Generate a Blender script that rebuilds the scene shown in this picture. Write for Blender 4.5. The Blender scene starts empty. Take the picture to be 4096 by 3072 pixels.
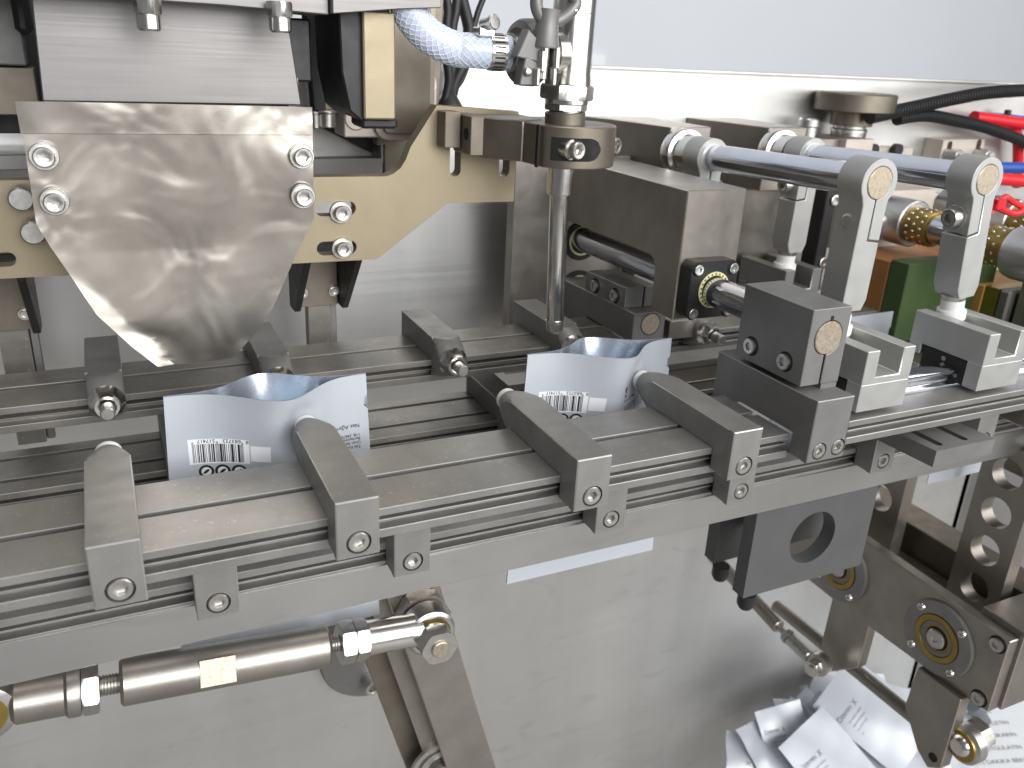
import bpy, bmesh, math, random
from mathutils import Vector, Matrix
random.seed(4)
SC = bpy.context.scene
COL = SC.collection
MM = 0.001            # every length below is in millimetres
R_ = math.radians
# ------------------------------------------------------------------ camera
ROW = [[0.905, -0.423, 0.046], [-0.118, -0.354, -0.928], [0.409, 0.834, -0.371]]
def _rot(r):
    r = Vector(r); return Matrix.Rotation(r.length, 3, r.normalized())
RW = _rot((1.9250425, -0.3960137, 0.33310866))       # world -> camera (x right, y down, z forward)
CAMP = Vector((0, -329.6, 200.0)); FPX = 3400.82
cd = bpy.data.cameras.new('camera'); cam = bpy.data.objects.new('camera', cd); COL.objects.link(cam)
cd.sensor_width = 36.0; cd.lens = FPX / 4096 * 36; cd.clip_start = 0.02; cd.clip_end = 60
m3 = Matrix((RW[0], -RW[1], -RW[2])).transposed()
cam.matrix_world = Matrix.Translation(CAMP * MM) @ m3.to_4x4()
cd.dof.use_dof = True; cd.dof.focus_distance = 0.47; cd.dof.aperture_fstop = 14.0
SC.camera = cam
# ------------------------------------------------------------------ light
W = bpy.data.worlds.new('World'); SC.world = W; W.use_nodes = True
bg = W.node_tree.nodes['Background']; bg.inputs[0].default_value = (0.92, 0.94, 0.96, 1); bg.inputs[1].default_value = 0.17
def lamp(name, pos, target, sx, sy, power, col):
    l = bpy.data.lights.new(name, 'AREA'); l.shape = 'RECTANGLE'; l.size = sx; l.size_y = sy; l.energy = power; l.color = col
    o = bpy.data.objects.new(name, l); COL.objects.link(o); o.location = pos
    o.rotation_euler = (Vector(target) - Vector(pos)).to_track_quat('-Z', 'Y').to_euler()
lamp('window_light', (1.5, -1.75, 0.95), (0.25, 0.15, 0.0), 3.2, 2.2, 64, (1.0, 0.985, 0.96))
lamp('front_fill_light', (0.45, -2.9, 1.10), (0.2, 0.1, 0.0), 2.4, 1.6, 84, (0.97, 0.985, 1.0))  # added fill lamp, out of view, brightens faces turned to the camera
lamp('ceiling_light', (0.35, 0.05, 2.3), (0.3, 0.15, 0.0), 2.0, 1.2, 15, (1.0, 0.98, 0.95))
SC.view_settings.view_transform = 'Standard'; SC.view_settings.look = 'None'
SC.view_settings.exposure = 0.0; SC.view_settings.gamma = 1.0

# ------------------------------------------------------------------ a point of the photograph at a known depth
CR = dict(A=(2600,1700,.27125),B=(1400,1400,.31646),L=(0,1350,.31646),G=(3300,1150,.36166),H=(3300,650,.36166),I=(2200,700,.36166),
 J=(2200,1150,.36166),K=(2500,200,.7235),M=(2300,400,.4973),N=(3100,250,.4521),O=(1700,0,.4069),Q=(1000,400,.4973),T=(3050,1700,.4729),
 U=(600,1350,.4069),V=(1300,2350,.43526),W=(900,0,.45208),X=(3300,2600,.35986),Y=(3496,300,.27125),Z=(0,900,.36166),D=(2600,1900,.7063),E=(2600,1100,.6932),C=(0,0,.6329))
def at(c, x, y, axis, val):
    o = CR[c]; px, py = o[0] + x * o[2], o[1] + y * o[2]
    d = RW.transposed() @ Vector(((px - 2048) / FPX, (py - 1536) / FPX, 1))
    i = 'xyz'.index(axis); return CAMP + d * ((val - CAMP[i]) / d[i])

# ------------------------------------------------------------------ materials
def mat(name, col, rough=0.4, metal=0.0, var=0.10, vs=60, bump=0.0, bs=900, brush=None, speck=0.0, trans=0.0, wave=0.0, ior=1.5, rv=0.10, wmap=None, refl_smudge=0.0):
    m = bpy.data.materials.new(name); m.use_nodes = True; nt = m.node_tree; N = nt.nodes; L = nt.links
    b = N['Principled BSDF']; b.inputs['Roughness'].default_value = rough; b.inputs['Metallic'].default_value = metal
    b.inputs['IOR'].default_value = ior
    if trans: b.inputs['Transmission Weight'].default_value = trans
    tc = N.new('ShaderNodeTexCoord')
    def noise(scale, detail=4, mp=None, dist=0.0):
        n = N.new('ShaderNodeTexNoise'); n.inputs['Scale'].default_value = scale; n.inputs['Detail'].default_value = detail
        n.inputs['Distortion'].default_value = dist
        if mp:
            q = N.new('ShaderNodeMapping'); q.inputs['Scale'].default_value = mp; L.new(tc.outputs['Object'], q.inputs[0]); L.new(q.outputs[0], n.inputs[0])
        else: L.new(tc.outputs['Object'], n.inputs[0])
        return n.outputs[0]
    def mapr(s, a, b_, lo=0.3, hi=0.7):
        r = N.new('ShaderNodeMapRange'); r.inputs[1].default_value = lo; r.inputs[2].default_value = hi
        r.inputs[3].default_value = a; r.inputs[4].default_value = b_; L.new(s, r.inputs[0]); return r.outputs[0]
    def mix(kind, fac, a, bb):
        x = N.new('ShaderNodeMix'); x.data_type = 'RGBA'; x.blend_type = kind
        if isinstance(fac, float): x.inputs[0].default_value = fac
        else: L.new(fac, x.inputs[0])
        for s, v in ((6, a), (7, bb)):
            if isinstance(v, tuple): x.inputs[s].default_value = (*v, 1)
            else: L.new(v, x.inputs[s])
        return x.outputs[2]
    big = noise(vs, 5)
    c = mix('MIX', mapr(big, 0, 1), tuple(v * (1 - var) for v in col), tuple(min(1, v * (1 + var)) for v in col))
    if speck:
        s = mapr(noise(420, 2), 0, speck, 0.66, 0.72); c = mix('MIX', s, c, tuple(min(1, v * 1.9 + .08) for v in col))
        s2 = mapr(noise(35, 6, None, 1.2), 0, speck * .9, 0.52, 0.72); c = mix('MIX', s2, c, tuple(v * .62 for v in col))
    if refl_smudge:
        c = mix('MULTIPLY', 1.0, c, mix('MIX', mapr(noise(1.0, 3, wmap), 0, 1), (1 - refl_smudge,) * 3, (1, 1, 1)))  # stretched noise paints streaky reflections into the base colour
        c = mix('MIX', mapr(noise(1.0, 6, (14, 14, 40), 1.5), 0, refl_smudge * 1.6, .60, .72), c, tuple(v * .6 for v in col))
    L.new(c, b.inputs['Base Color'])
    L.new(mapr(noise(vs * 1.7, 4), max(0.02, rough - rv * rough), min(1, rough + rv * 2 * rough)), b.inputs['Roughness'])
    h = None
    if brush:
        bn = noise(1.0, 3, brush); h = (bn, (bump or 0.1) * .6)
        r = mapr(bn, max(.03, rough * .9), min(1, rough * 1.12), .25, .75); L.new(r, b.inputs['Roughness'])
    elif bump: h = (noise(bs, 3), bump)
    prev = None
    if wave:
        bw = N.new('ShaderNodeBump'); bw.inputs['Strength'].default_value = wave; bw.inputs['Distance'].default_value = 0.004
        L.new(noise(1.0, 2, wmap) if wmap else noise(24, 2, None, .6), bw.inputs['Height']); prev = bw.outputs[0]
    if h:
        bu = N.new('ShaderNodeBump'); bu.inputs['Strength'].default_value = h[1]; bu.inputs['Distance'].default_value = 0.0003
        L.new(h[0], bu.inputs['Height'])
        if prev: L.new(prev, bu.inputs['Normal'])
        prev = bu.outputs[0]
    if prev: L.new(prev, b.inputs['Normal'])
    return m
ANO = mat('grey anodised aluminium', (.272, .266, .256), .46, .55, .10, 45, .10, 1500, speck=.16)
RAIL = mat('worn rail aluminium', (.295, .287, .275), .40, .6, .14, 30, .08, brush=(25, 1500, 1500), speck=.30)
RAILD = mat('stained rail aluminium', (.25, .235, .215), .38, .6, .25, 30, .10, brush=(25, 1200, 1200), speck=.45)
STEEL = mat('brushed stainless', (.62, .62, .615), .30, 1.0, .09, 9, .08, brush=(12, 900, 1400), rv=.25, wave=.35, wmap=(7, 2, 14), refl_smudge=.14)
PANEL = mat('brushed stainless panel', (.70, .695, .685), .43, .93, .06, 7, .05, brush=(7, 300, 700), rv=.2, wave=.7, wmap=(11, 1, 1.1), refl_smudge=.16)
SATIN = mat('satin clear anodised aluminium', (.47, .47, .455), .42, .55, .05, 50, .06, 1400)
NICK = mat('brown nickel plated steel', (.355, .328, .298), .36, .9, .10, 40, .10, 900, speck=.12)
DARKN = mat('dark bronze plated steel', (.20, .175, .14), .42, .75, .12, 60, .15, 1300)
DKG = mat('dark grey anodised aluminium', (.205, .202, .198), .45, .4, .08, 50, .08, 1500)
PLATE = mat('slate grey anodised plate', (.118, .119, .12), .42, .35, .06, 30, .05, 1500)
GOLD = mat('champagne anodised aluminium', (.335, .28, .19), .42, .55, .06, 35, .22, 1200)
FUN = mat('polished sheet steel', (.53, .49, .44), .30, 1.0, .26, 20, .05, wave=.75)
GREYS = mat('dull sheet steel', (.26, .25, .245), .5, .85, .08, 20, .05, brush=(15, 400, 900))
CHR = mat('hard chrome', (.62, .64, .70), .13, 1.0, .05, 60, .03, brush=(400, 30, 400))
SCREW = mat('stainless screw', (.58, .565, .54), .32, 1.0, .10, 300, .12, 2500)
POL = mat('polished stainless', (.76, .74, .71), .2, 1.0, .05, 60)
BRASSC = mat('sawn rod end', (.50, .43, .34), .42, .85, .18, 500, .45, 1600)
BRASS = mat('brass', (.38, .27, .08), .33, .9, .12, 100, .15, 900)
PALEB = mat('pale yellow cage', (.72, .66, .36), .4, .1, .05, 200)
BLACK = mat('black oxide', (.022, .021, .022), .42, .15, .15, 80, .12, 1400)
RUB = mat('black rubber', (.018, .018, .02), .45, 0, .1, 90, .05, 900)
HOLE = mat('painted recess shade', (.012, .011, .011), .8, 0, .05)  # near-black colour painting the shade inside holes and gaps
WHT = mat('white plastic', (.78, .78, .76), .38, 0, .03)
POU = mat('white laminate film', (.49, .515, .56), .34, .12, .03, 25, .04, 600)
FOIL = mat('blue tinted foil lining', (.62, .68, .76), .26, .85, .12, 25, wave=.25)
INK = mat('black print', (.015, .015, .018), .5, 0, .02)
GINK = mat('grey print', (.17, .175, .19), .5, 0, .05)
LAB = mat('white label print', (.80, .82, .85), .4, 0, .02)
HOSE = mat('clear blue tinted hose', (.56, .62, .76), .22, 0, .04, 60)
BRAID = mat('white braid', (.86, .90, .96), .45, 0, .02)
RED = mat('red tube', (.62, .01, .02), .3, 0, .05)
BLUE = mat('blue tube', (.012, .07, .33), .3, 0, .05)
ORNG = mat('orange painted steel', (.34, .15, .05), .45, .1, .15, 40, .15, 700)
ORNG2 = mat('amber painted steel', (.50, .26, .07), .45, .1, .15, 40, .15, 700)
GREEN = mat('green painted steel', (.055, .095, .032), .42, .1, .12, 40, .1, 700)
CREAM = mat('cast cream metal', (.55, .50, .44), .5, .5, .06, 60, .2, 900)
BWALL = mat('pale painted wall', (.66, .685, .73), .6, 0, .015, 3)
FLOOR = mat('beige floor', (.27, .262, .25), .55, 0, .08, 10)

EDGE_A = mat('worn bare aluminium edge', (.62, .60, .57), .32, .8, .08, 80)
EDGE_R = mat('rubbed rail edge', (.46, .45, .43), .36, .7, .08, 80)
EDGE_D = mat('rubbed dark edge', (.36, .35, .34), .36, .7, .08, 80)
EDGE = {ANO.name: EDGE_A, RAIL.name: EDGE_R, RAILD.name: EDGE_R, DKG.name: EDGE_D, SATIN.name: mat('bright satin edge', (.70, .70, .68), .35, .6, .05, 80),
        NICK.name: mat('rubbed nickel edge', (.62, .56, .48), .3, .95, .08, 80), DARKN.name: mat('rubbed bronze edge', (.33, .29, .24), .38, .8, .08, 80), GOLD.name: mat('rubbed champagne edge', (.48, .40, .27), .4, .6, .06, 80)}
# ------------------------------------------------------------------ geometry
def ax3(axis, p, a):
    return (a, p[0], p[1]) if axis == 'x' else (p[0], a, p[1]) if axis == 'y' else (p[0], p[1], a)
def frame(d):
    d = Vector(d).normalized(); u = d.orthogonal().normalized()
    if abs(d.z) < .95: u = Vector((0, 0, 1)).cross(d).normalized()
    return u, d.cross(u), d
class G:
    def __init__(s): s.bm = bmesh.new()
    def _add(s, t, bev=0, mx=None, seg=1):
        bmesh.ops.recalc_face_normals(t, faces=t.faces[:])
        if bev:
            es = [e for e in t.edges if len(e.link_faces) == 2 and e.calc_face_angle(0) > .6]
            bmesh.ops.bevel(t, geom=es, offset=bev, segments=seg, affect='EDGES', clamp_overlap=True, material=1)
        if mx is not None: bmesh.ops.transform(t, matrix=mx, verts=t.verts[:])
        me = bpy.data.meshes.new('t'); t.to_mesh(me); t.free(); s.bm.from_mesh(me); bpy.data.meshes.remove(me); return s
    def box(s, x0, x1, y0, y1, z0, z1, bev=.5, mx=None):
        return s.prism([(x0, y0), (x1, y0), (x1, y1), (x0, y1)], 'z', z0, z1, bev, mx=mx)
    def prism(s, poly, axis, a0, a1, bev=.4, holes=(), mx=None, seg=1):
        t = bmesh.new()
        if not holes:
            v = [t.verts.new(ax3(axis, p, a0)) for p in poly]; w = [t.verts.new(ax3(axis, p, a1)) for p in poly]
            n = len(poly); t.faces.new(v); t.faces.new(w[::-1])
            for i in range(n): t.faces.new((v[i], w[i], w[(i + 1) % n], v[(i + 1) % n]))
            return s._add(t, bev, mx, seg)
        es = []
        for lp in [poly] + list(holes):
            v = [t.verts.new(ax3(axis, p, a0)) for p in lp]
            es += [t.edges.new((v[i], v[(i + 1) % len(v)])) for i in range(len(v))]
        bmesh.ops.triangle_fill(t, edges=es, use_beauty=True, use_dissolve=False)
        r = bmesh.ops.extrude_face_region(t, geom=t.faces[:])
        d = Vector(ax3(axis, (0, 0), a1 - a0))
        bmesh.ops.translate(t, vec=d, verts=[q for q in r['geom'] if isinstance(q, bmesh.types.BMVert)])
        return s._add(t, 0, mx)
    def face_plate(s, axis, a0, a1, rect, holes, bev):
        # a slab with counterbored holes and a chamfered front edge; open at the back where the body joins it
        t = bmesh.new(); p0, p1, q0, q1 = rect; sg = 1 if a1 > a0 else -1
        def ring(pts, a): return [t.verts.new(ax3(axis, p, a)) for p in pts]
        R = lambda i: [(p0 + i, q0 + i), (p1 - i, q0 + i), (p1 - i, q1 - i), (p0 + i, q1 - i)]
        rI, rO, rB = ring(R(bev), a0), ring(R(0), a0 + sg * bev), ring(R(0), a1)
        hs = [(ring(h, a0), ring(h, a1)) for h in holes]
        es = []
        for lp in [rI] + [h[0] for h in hs]: es += [t.edges.new((lp[i], lp[(i + 1) % len(lp)])) for i in range(len(lp))]
        bmesh.ops.triangle_fill(t, edges=es, use_beauty=True)
        for a, b, mi in [(rI, rO, 1), (rO, rB, 0)] + [(h[0], h[1], 0) for h in hs]:
            for i in range(len(a)): t.faces.new((a[i], a[(i + 1) % len(a)], b[(i + 1) % len(b)], b[i])).material_index = mi
        return s._add(t)
    def lathe(s, p0, d, prof, seg=28, hexf=None, mx=None, close=True):
        # prof: (radius, height) list; hexf(i, theta) may scale a ring's radius
        t = bmesh.new(); u, v, d = frame(d); p0 = Vector(p0); rings = []
        for i, (r, h) in enumerate(prof):
            if r <= 1e-6: rings.append([t.verts.new(p0 + d * h)]); continue
            rg = []
            for k in range(seg):
                th = 2 * math.pi * k / seg; rr = r * (hexf(i, th) if hexf else 1)
                rg.append(t.verts.new(p0 + d * h + (u * math.cos(th) + v * math.sin(th)) * rr))
            rings.append(rg)
        for a, b in zip(rings, rings[1:]):
            if len(a) == 1 and len(b) == 1: continue
            for k in range(seg):
                k2 = (k + 1) % seg
                if len(a) == 1: t.faces.new((a[0], b[k], b[k2]))
                elif len(b) == 1: t.faces.new((a[k], a[k2], b[0]))
                else: t.faces.new((a[k], a[k2], b[k2], b[k]))
        if close:
            if len(rings[0]) > 1: t.faces.new(rings[0][::-1])
            if len(rings[-1]) > 1: t.faces.new(rings[-1])
        return s._add(t, 0, mx)
    def cyl(s, p0, p1, r, bev=.4, seg=28, r1=None, hexa=False, mx=None):
        p0, p1 = Vector(p0), Vector(p1); h = (p1 - p0).length; r1 = r if r1 is None else r1; bev = min(bev, h * .3, r * .3)
        if hexa: return s.lathe(p0, p1 - p0, [(r, 0), (r, h)], 6, mx=mx)
        return s.lathe(p0, p1 - p0, [(r - bev, 0), (r, bev), (r1, h - bev), (r1 - bev, h)], seg, mx=mx)
    def hexnut(s, p0, p1, R, mx=None):
        p0, p1 = Vector(p0), Vector(p1); h = (p1 - p0).length; c = h * .14
        hx = lambda th: .866 / math.cos((th % (math.pi / 3)) - math.pi / 6)
        hf = lambda i, th: min(.93, hx(th)) if i in (0, 3) else hx(th)
        return s.lathe(p0, p1 - p0, [(R, 0), (R, c), (R, h - c), (R, h)], 36, hf, mx)
    def tube(s, path, r, seg=12, rad=None, sub=6, cap=True):
        P = [Vector(p) for p in path]; pts = []
        if sub > 1 and len(P) > 2:
            for i in range(len(P) - 1):
                a = P[max(i - 1, 0)]; b = P[i]; c = P[i + 1]; e = P[min(i + 2, len(P) - 1)]
                for k in range(sub):
                    q = k / sub; pts.append(.5 * ((2 * b) + (c - a) * q + (2 * a - 5 * b + 4 * c - e) * q * q + (3 * b - a - 3 * c + e) * q ** 3))
            pts.append(P[-1])
        else: pts = P
        s.pts = pts; t = bmesh.new(); rings = []; u = None
        for i, p in enumerate(pts):
            d = (pts[min(i + 1, len(pts) - 1)] - pts[max(i - 1, 0)]).normalized()
            u = (frame(d)[0] if u is None else (u - d * u.dot(d)).normalized()); v = d.cross(u)
            rr = r if rad is None else rad(i)
            rings.append([t.verts.new(p + (u * math.cos(2 * math.pi * k / seg) + v * math.sin(2 * math.pi * k / seg)) * rr) for k in range(seg)])
        for a, b in zip(rings, rings[1:]):
            for k in range(seg): t.faces.new((a[k], a[(k + 1) % seg], b[(k + 1) % seg], b[k]))
        if cap: t.faces.new(rings[0][::-1]); t.faces.new(rings[-1])
        s.rings = [[v.co.copy() for v in r_] for r_ in rings]
        return s._add(t)
    def ball(s, c, r, seg=12):
        n = 6; return s.lathe(Vector(c) - Vector((0, 0, r)), (0, 0, 1), [(r * math.sin(math.pi * i / n), r - r * math.cos(math.pi * i / n)) for i in range(n + 1)], seg)
    def quads(s, verts, faces):
        t = bmesh.new(); v = [t.verts.new(p) for p in verts]
        for f in faces: t.faces.new([v[i] for i in f])
        me = bpy.data.meshes.new('t'); t.to_mesh(me); t.free(); s.bm.from_mesh(me); bpy.data.meshes.remove(me); return s
    def loft(s, rings, cap=True):
        t = bmesh.new(); rs = [[t.verts.new(p) for p in r] for r in rings]; n = len(rs[0])
        for a, b in zip(rs, rs[1:]):
            for k in range(n): t.faces.new((a[k], a[(k + 1) % n], b[(k + 1) % n], b[k]))
        if cap: t.faces.new(rs[0][::-1]); t.faces.new(rs[-1])
        return s._add(t)
def circ(cx, cy, r, n=28, a0=0, a1=360, end=False):
    k = n + (1 if end else 0); return [(cx + r * math.cos(R_(a0 + (a1 - a0) * i / n)), cy + r * math.sin(R_(a0 + (a1 - a0) * i / n))) for i in range(k)]
def slot2(cx, cy, L_, w, vert=False, n=10):
    r = w / 2; h = L_ / 2 - r
    p = circ(cx + h, cy, r, n, -90, 90, True) + circ(cx - h, cy, r, n, 90, 270, True)
    return [(cx + (b - cy), cy + (a - cx)) for a, b in p] if vert else p
def rrect(x0, x1, y0, y1, r, n=5):
    return (circ(x1 - r, y0 + r, r, n, -90, 0, True) + circ(x1 - r, y1 - r, r, n, 0, 90, True) + circ(x0 + r, y1 - r, r, n, 90, 180, True) + circ(x0 + r, y0 + r, r, n, 180, 270, True))

# ------------------------------------------------------------------ things and parts
BASE = {}
def props(o, label=None, cat=None, group=None, kind=None):
    for k, v in (('label', label), ('category', cat), ('group', group), ('kind', kind)):
        if v: o[k] = v
def thing(name, label, cat, base=(0, 0, 0), group=None):
    o = bpy.data.objects.new(name, None); o.empty_display_size = .01; COL.objects.link(o); o.location = Vector(base) * MM
    BASE[o] = Vector(base); props(o, label, cat, group); return o
def mesh_of(g, m, base):
    me = bpy.data.meshes.new('mesh'); bmesh.ops.transform(g.bm, matrix=Matrix.Scale(MM, 4) @ Matrix.Translation(-base), verts=g.bm.verts[:])
    g.bm.to_mesh(me); g.bm.free(); me.materials.append(m)
    if any(p.material_index for p in me.polygons): me.materials.append(EDGE.get(m.name, m))
    me.polygons.foreach_set('use_smooth', [True] * len(me.polygons)); me.set_sharp_from_angle(angle=R_(32)); return me
def part(name, g, m, parent, label=None):
    b = BASE[parent]; o = bpy.data.objects.new(name, mesh_of(g, m, b)); COL.objects.link(o); o.parent = parent; BASE[o] = b
    props(o, label); return o
def single(name, g, m, label=None, cat=None, base=(0, 0, 0), group=None, kind=None):
    b = Vector(base); o = bpy.data.objects.new(name, mesh_of(g, m, b)); COL.objects.link(o); o.location = b * MM; BASE[o] = b
    props(o, label, cat, group, kind); return o
def dup(o, d=None, label=None, parent=None):
    c = o.copy(); COL.objects.link(c)
    if parent: c.parent = parent
    if d is not None: c.location = o.location + Vector(d) * MM; BASE[c] = BASE[o] + Vector(d)
    else: BASE[c] = BASE[parent]
    if label: c['label'] = label
    for ch in list(o.children): dup(ch, None, None, c)
    return c
_bolts = {}
def bolt_mesh(R, H, m, hexd=.55):
    key = (R, H, m.name)
    if key not in _bolts:
        g = G(); hx = lambda th: .866 / math.cos((th % (math.pi / 3)) - math.pi / 6)
        hf = lambda i, th: hx(th) if i in (5, 6) else (1 + (.012 if (i in (1, 2) and int(round(th / (2 * math.pi / 36))) % 2) else 0))
        g.lathe((0, 0, 0), (0, 0, 1), [(R, 0), (R, H * .15), (R, H * .86), (R * .90, H), (R * .64, H), (R * .57, H * .97), (R * .56, H * (1 - hexd)), (0, H * (.94 - hexd))], 36, hf)
        _bolts[key] = mesh_of(g, m, Vector((0, 0, 0)))
    return _bolts[key]
def bolt(parent, pos, d, R=5, H=5, m=None, name='bolt', spin=None, washer=0, rec=0):
    o = bpy.data.objects.new(name, bolt_mesh(R, H, m or SCREW)); COL.objects.link(o); o.parent = parent; BASE[o] = BASE[parent]
    q = Vector(d).normalized().to_track_quat('Z', 'Y').to_matrix().to_4x4()
    o.matrix_basis = Matrix.Translation((Vector(pos) - BASE[parent]) * MM) @ q @ Matrix.Rotation(random.uniform(0, 6) if spin is None else spin, 4, 'Z')
    d = Vector(d).normalized(); pos = Vector(pos)
    if washer:
        part('washer', G().lathe(pos - d * .2, d, [(washer, 0), (washer, 1.5), (washer - .3, 1.8), (R * .9, 1.8)], 28), m or SCREW, parent)
    if rec: part('counterbore_shade', G().lathe(pos - d * .1, d, [(rec, 0), (rec, .22), (R * .9, .22)], 28), HOLE, parent)  # black ring laid on the face paints the shade of a sunk hole
    return o
def struct(name, g, m): return single(name, g, m, kind='structure')

# text set flat in (u, v) millimetres, mapped on a surface
def text_uv(s, size, f, g, align='LEFT', bold=0.0):
    cu = bpy.data.curves.new('t', 'FONT'); cu.body = s; cu.size = size; cu.align_x = align; cu.offset = bold; cu.resolution_u = 3
    o = bpy.data.objects.new('t', cu); COL.objects.link(o); me = bpy.data.meshes.new_from_object(o)
    bm = bmesh.new(); bm.from_mesh(me); bmesh.ops.triangulate(bm, faces=bm.faces[:])
    vs = [f(v.co.x, v.co.y) for v in bm.verts]; bm.verts.index_update(); g.quads(vs, [[v.index for v in q.verts] for q in bm.faces])
    bm.free(); bpy.data.objects.remove(o); bpy.data.curves.remove(cu); bpy.data.meshes.remove(me)

# ================================================================== SETTING
struct('floor', G().box(-4000, 5000, -5000, 2600, -800, -780, 0), FLOOR)
struct('room_wall', G().box(-1800, 3400, 1500, 1520, -780, 1800, 0), BWALL)
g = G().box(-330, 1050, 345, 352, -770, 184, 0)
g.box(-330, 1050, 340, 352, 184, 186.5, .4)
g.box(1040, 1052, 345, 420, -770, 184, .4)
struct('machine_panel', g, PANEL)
# sticker at the top of the pale wall, blue frame
g = G(); p0 = at('O', 1560, 535, 'y', 1490); p1 = at('O', 1760, 640, 'y', 1490)
st = thing('panel_sticker', 'small white sticker with blue outline on the pale wall behind the nozzle', 'sticker', p0)
part('paper', g.box(p0.x, p1.x, 1488, 1499, p1.z - 30, p0.z, 0), LAB, st)
g = G().box(p0.x + 30, p1.x - 22, 1486, 1487.5, p0.z - 34, p0.z - 27, 0); g.box(p1.x - 30, p1.x - 22, 1486, 1487.5, p1.z - 30, p0.z - 34, 0)
part('border', g, BLUE, st)

# ================================================================== RAILS
def rail_poly(y0, y1, zt, h, top=(), front=True):
    p = [(y0, zt), (y0, zt - 4)]
    if front: p += [(y0 + 9, zt - 4), (y0 + 9, zt - 7.3), (y0 + 2.2, zt - 7.3), (y0 + 2.2, zt - 8.1), (y0 + 6.5, zt - 8.1), (y0 + 6.5, zt - 11), (y0, zt - 11)]
    p += [(y0, zt - h), (y1, zt - h), (y1, zt)]
    for a, b in sorted(top, reverse=True): p += [(b, zt), (b, zt - 6), (a, zt - 6), (a, zt)]
    return p
def rail(name, label, y0, y1, zt, x0, x1, top=(), h=15.5, m=RAIL, front=True):
    b = (x0, y0, zt - h)
    return single(name, G().prism(rail_poly(y0, y1, zt, h, top, front), 'x', x0, x1, .35), m, label, 'rail', b, 'aluminium profile rails of the pouch conveyor')
rail('profile_rail', 'front upper slotted rail carrying the four grey gripper arms', 0, 60.5, 0, -330, 341.2, [(28.4, 32.4)])
rail('guide_rail', 'unslotted front rail plate under the two U-shaped slide blocks', 0, 60.5, 0.6, 370.2, 1000)
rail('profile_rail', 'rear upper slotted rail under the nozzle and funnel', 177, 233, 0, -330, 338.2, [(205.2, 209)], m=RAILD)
rail('profile_rail', 'rear upper rail stub behind the big rod clamp', 177, 233, -1, 366.4, 960, [(205.2, 209)])
rail('profile_rail', 'front lower rail half hidden below the front upper rail', 47, 59, -50, -330, 1100)
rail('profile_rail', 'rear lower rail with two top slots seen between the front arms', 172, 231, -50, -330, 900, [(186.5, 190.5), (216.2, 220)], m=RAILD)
single('front_beam', G().box(-330, 1100, 46, 57, -85, -62.6, .6), STEEL, 'long flat brushed steel bar below the lower front clamps', 'bar', (-330, 46, -85))

# ================================================================== GRIPPER ARMS
def sq_ring(xc, y, zc, hx, hz, R, n=40):
    out = []
    for k in range(n):
        th = 2 * math.pi * (k + .5) / n; c, s = math.cos(th), math.sin(th)
        r = min(hx / max(abs(c), 1e-6), hz / max(abs(s), 1e-6), R); out.append((xc + c * r, y, zc + s * r))
    return out
def tip(g, xc, ya, yb, zc, hx, hz, r1):
    R0 = math.hypot(hx, hz); rs = []
    for i in range(13):
        t = i / 12; rs.append(sq_ring(xc, ya + (yb - ya) * t, zc, hx, hz, r1 + (R0 - r1) * (1 - t) ** .92))
    return g.loft(rs)
GRP = 'grey gripper arms clamped on the front upper rail'
def front_arm(x, label):
    t = thing('gripper_arm', label, 'gripper arm', (x, -16, -12.5), GRP)
    g = G(); h = 9.7
    g.face_plate('y', -16, -11.46, (x - h, x + h, -12.5, 16), [circ(x + .3, -5.2, 5.7, 32)], .55)
    g.prism([(-12, 16), (-12, -12.5), (-.2, -12.5), (-.2, .15), (60.7, .15), (60.7, -3.4), (61.5, -3.4), (61.5, 16)], 'x', x - h, x + h, .55)
    tip(g, x, 60.96, 82.2, 6.3, h, 9.7, 6.7)
    part('arm_body', g, ANO, t)
    part('rubber_tip', G().lathe((x, 82, 6.3), (0, 1, 0), [(6.2, 0), (6.4, .4), (6.4, 4.6), (5.4, 6.0), (3, 6.6), (0, 6.7)], 28), WHT, t)
    bolt(t, (x + .3, -12, -5.2), (0, -1, 0), 4.95, 4.2)
    return t
front_arm(-12.5, 'leftmost front gripper arm, seen nearly end on with white tip')
a2 = front_arm(82.9, 'front gripper arm pressing its white tip on the left pouch')
a3 = front_arm(200.7, 'front gripper arm between the two printed pouches')
a4 = front_arm(295.0, 'front gripper arm touching the right pouch beside the rod clamp')
GRL = 'short lower clamps on the front lower rail'
def low_clamp(x, label):
    t = thing('lower_clamp', label, 'clamp', (x, 31, -62), GRL)
    g = G().face_plate('y', 31, 35.49, (x - 9.9, x + 9.9, -62, -33.5), [circ(x + .2, -54, 5.7, 32)], .5)
    g.prism([(35, -33.5), (35, -62), (46.6, -62), (46.6, -49.8), (60, -49.8), (60, -52), (61.5, -52), (61.5, -33.5)], 'x', x - 9.9, x + 9.9, .5)
    tip(g, x, 61.01, 82.2, -42.7, 9.9, 9.2, 6.6)
    part('clamp_body', g, ANO, t)
    part('rubber_tip', G().lathe((x, 82, -42.7), (0, 1, 0), [(6.4, 0), (6.4, 4.4), (5, 6), (0, 6.6)], 24), WHT, t)
    bolt(t, (x + .2, 35, -54), (0, -1, 0), 4.95, 4.2)
    return t
low_clamp(26.6, 'lower clamp block just right of the leftmost front arm')
low_clamp(124.0, 'lower clamp block just right of the arm on the left pouch')
low_clamp(245.2, 'lower clamp block peeking out behind the third front arm')
low_clamp(340.6, 'lower clamp block directly below the arm beside the rod clamp')
low_clamp(463.5, 'lower clamp block left of the slotted bracket')
low_clamp(566.0, 'lower clamp block partly hidden right of the slotted bracket')
GRR = 'rear gripper arms with spring pins'
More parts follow.
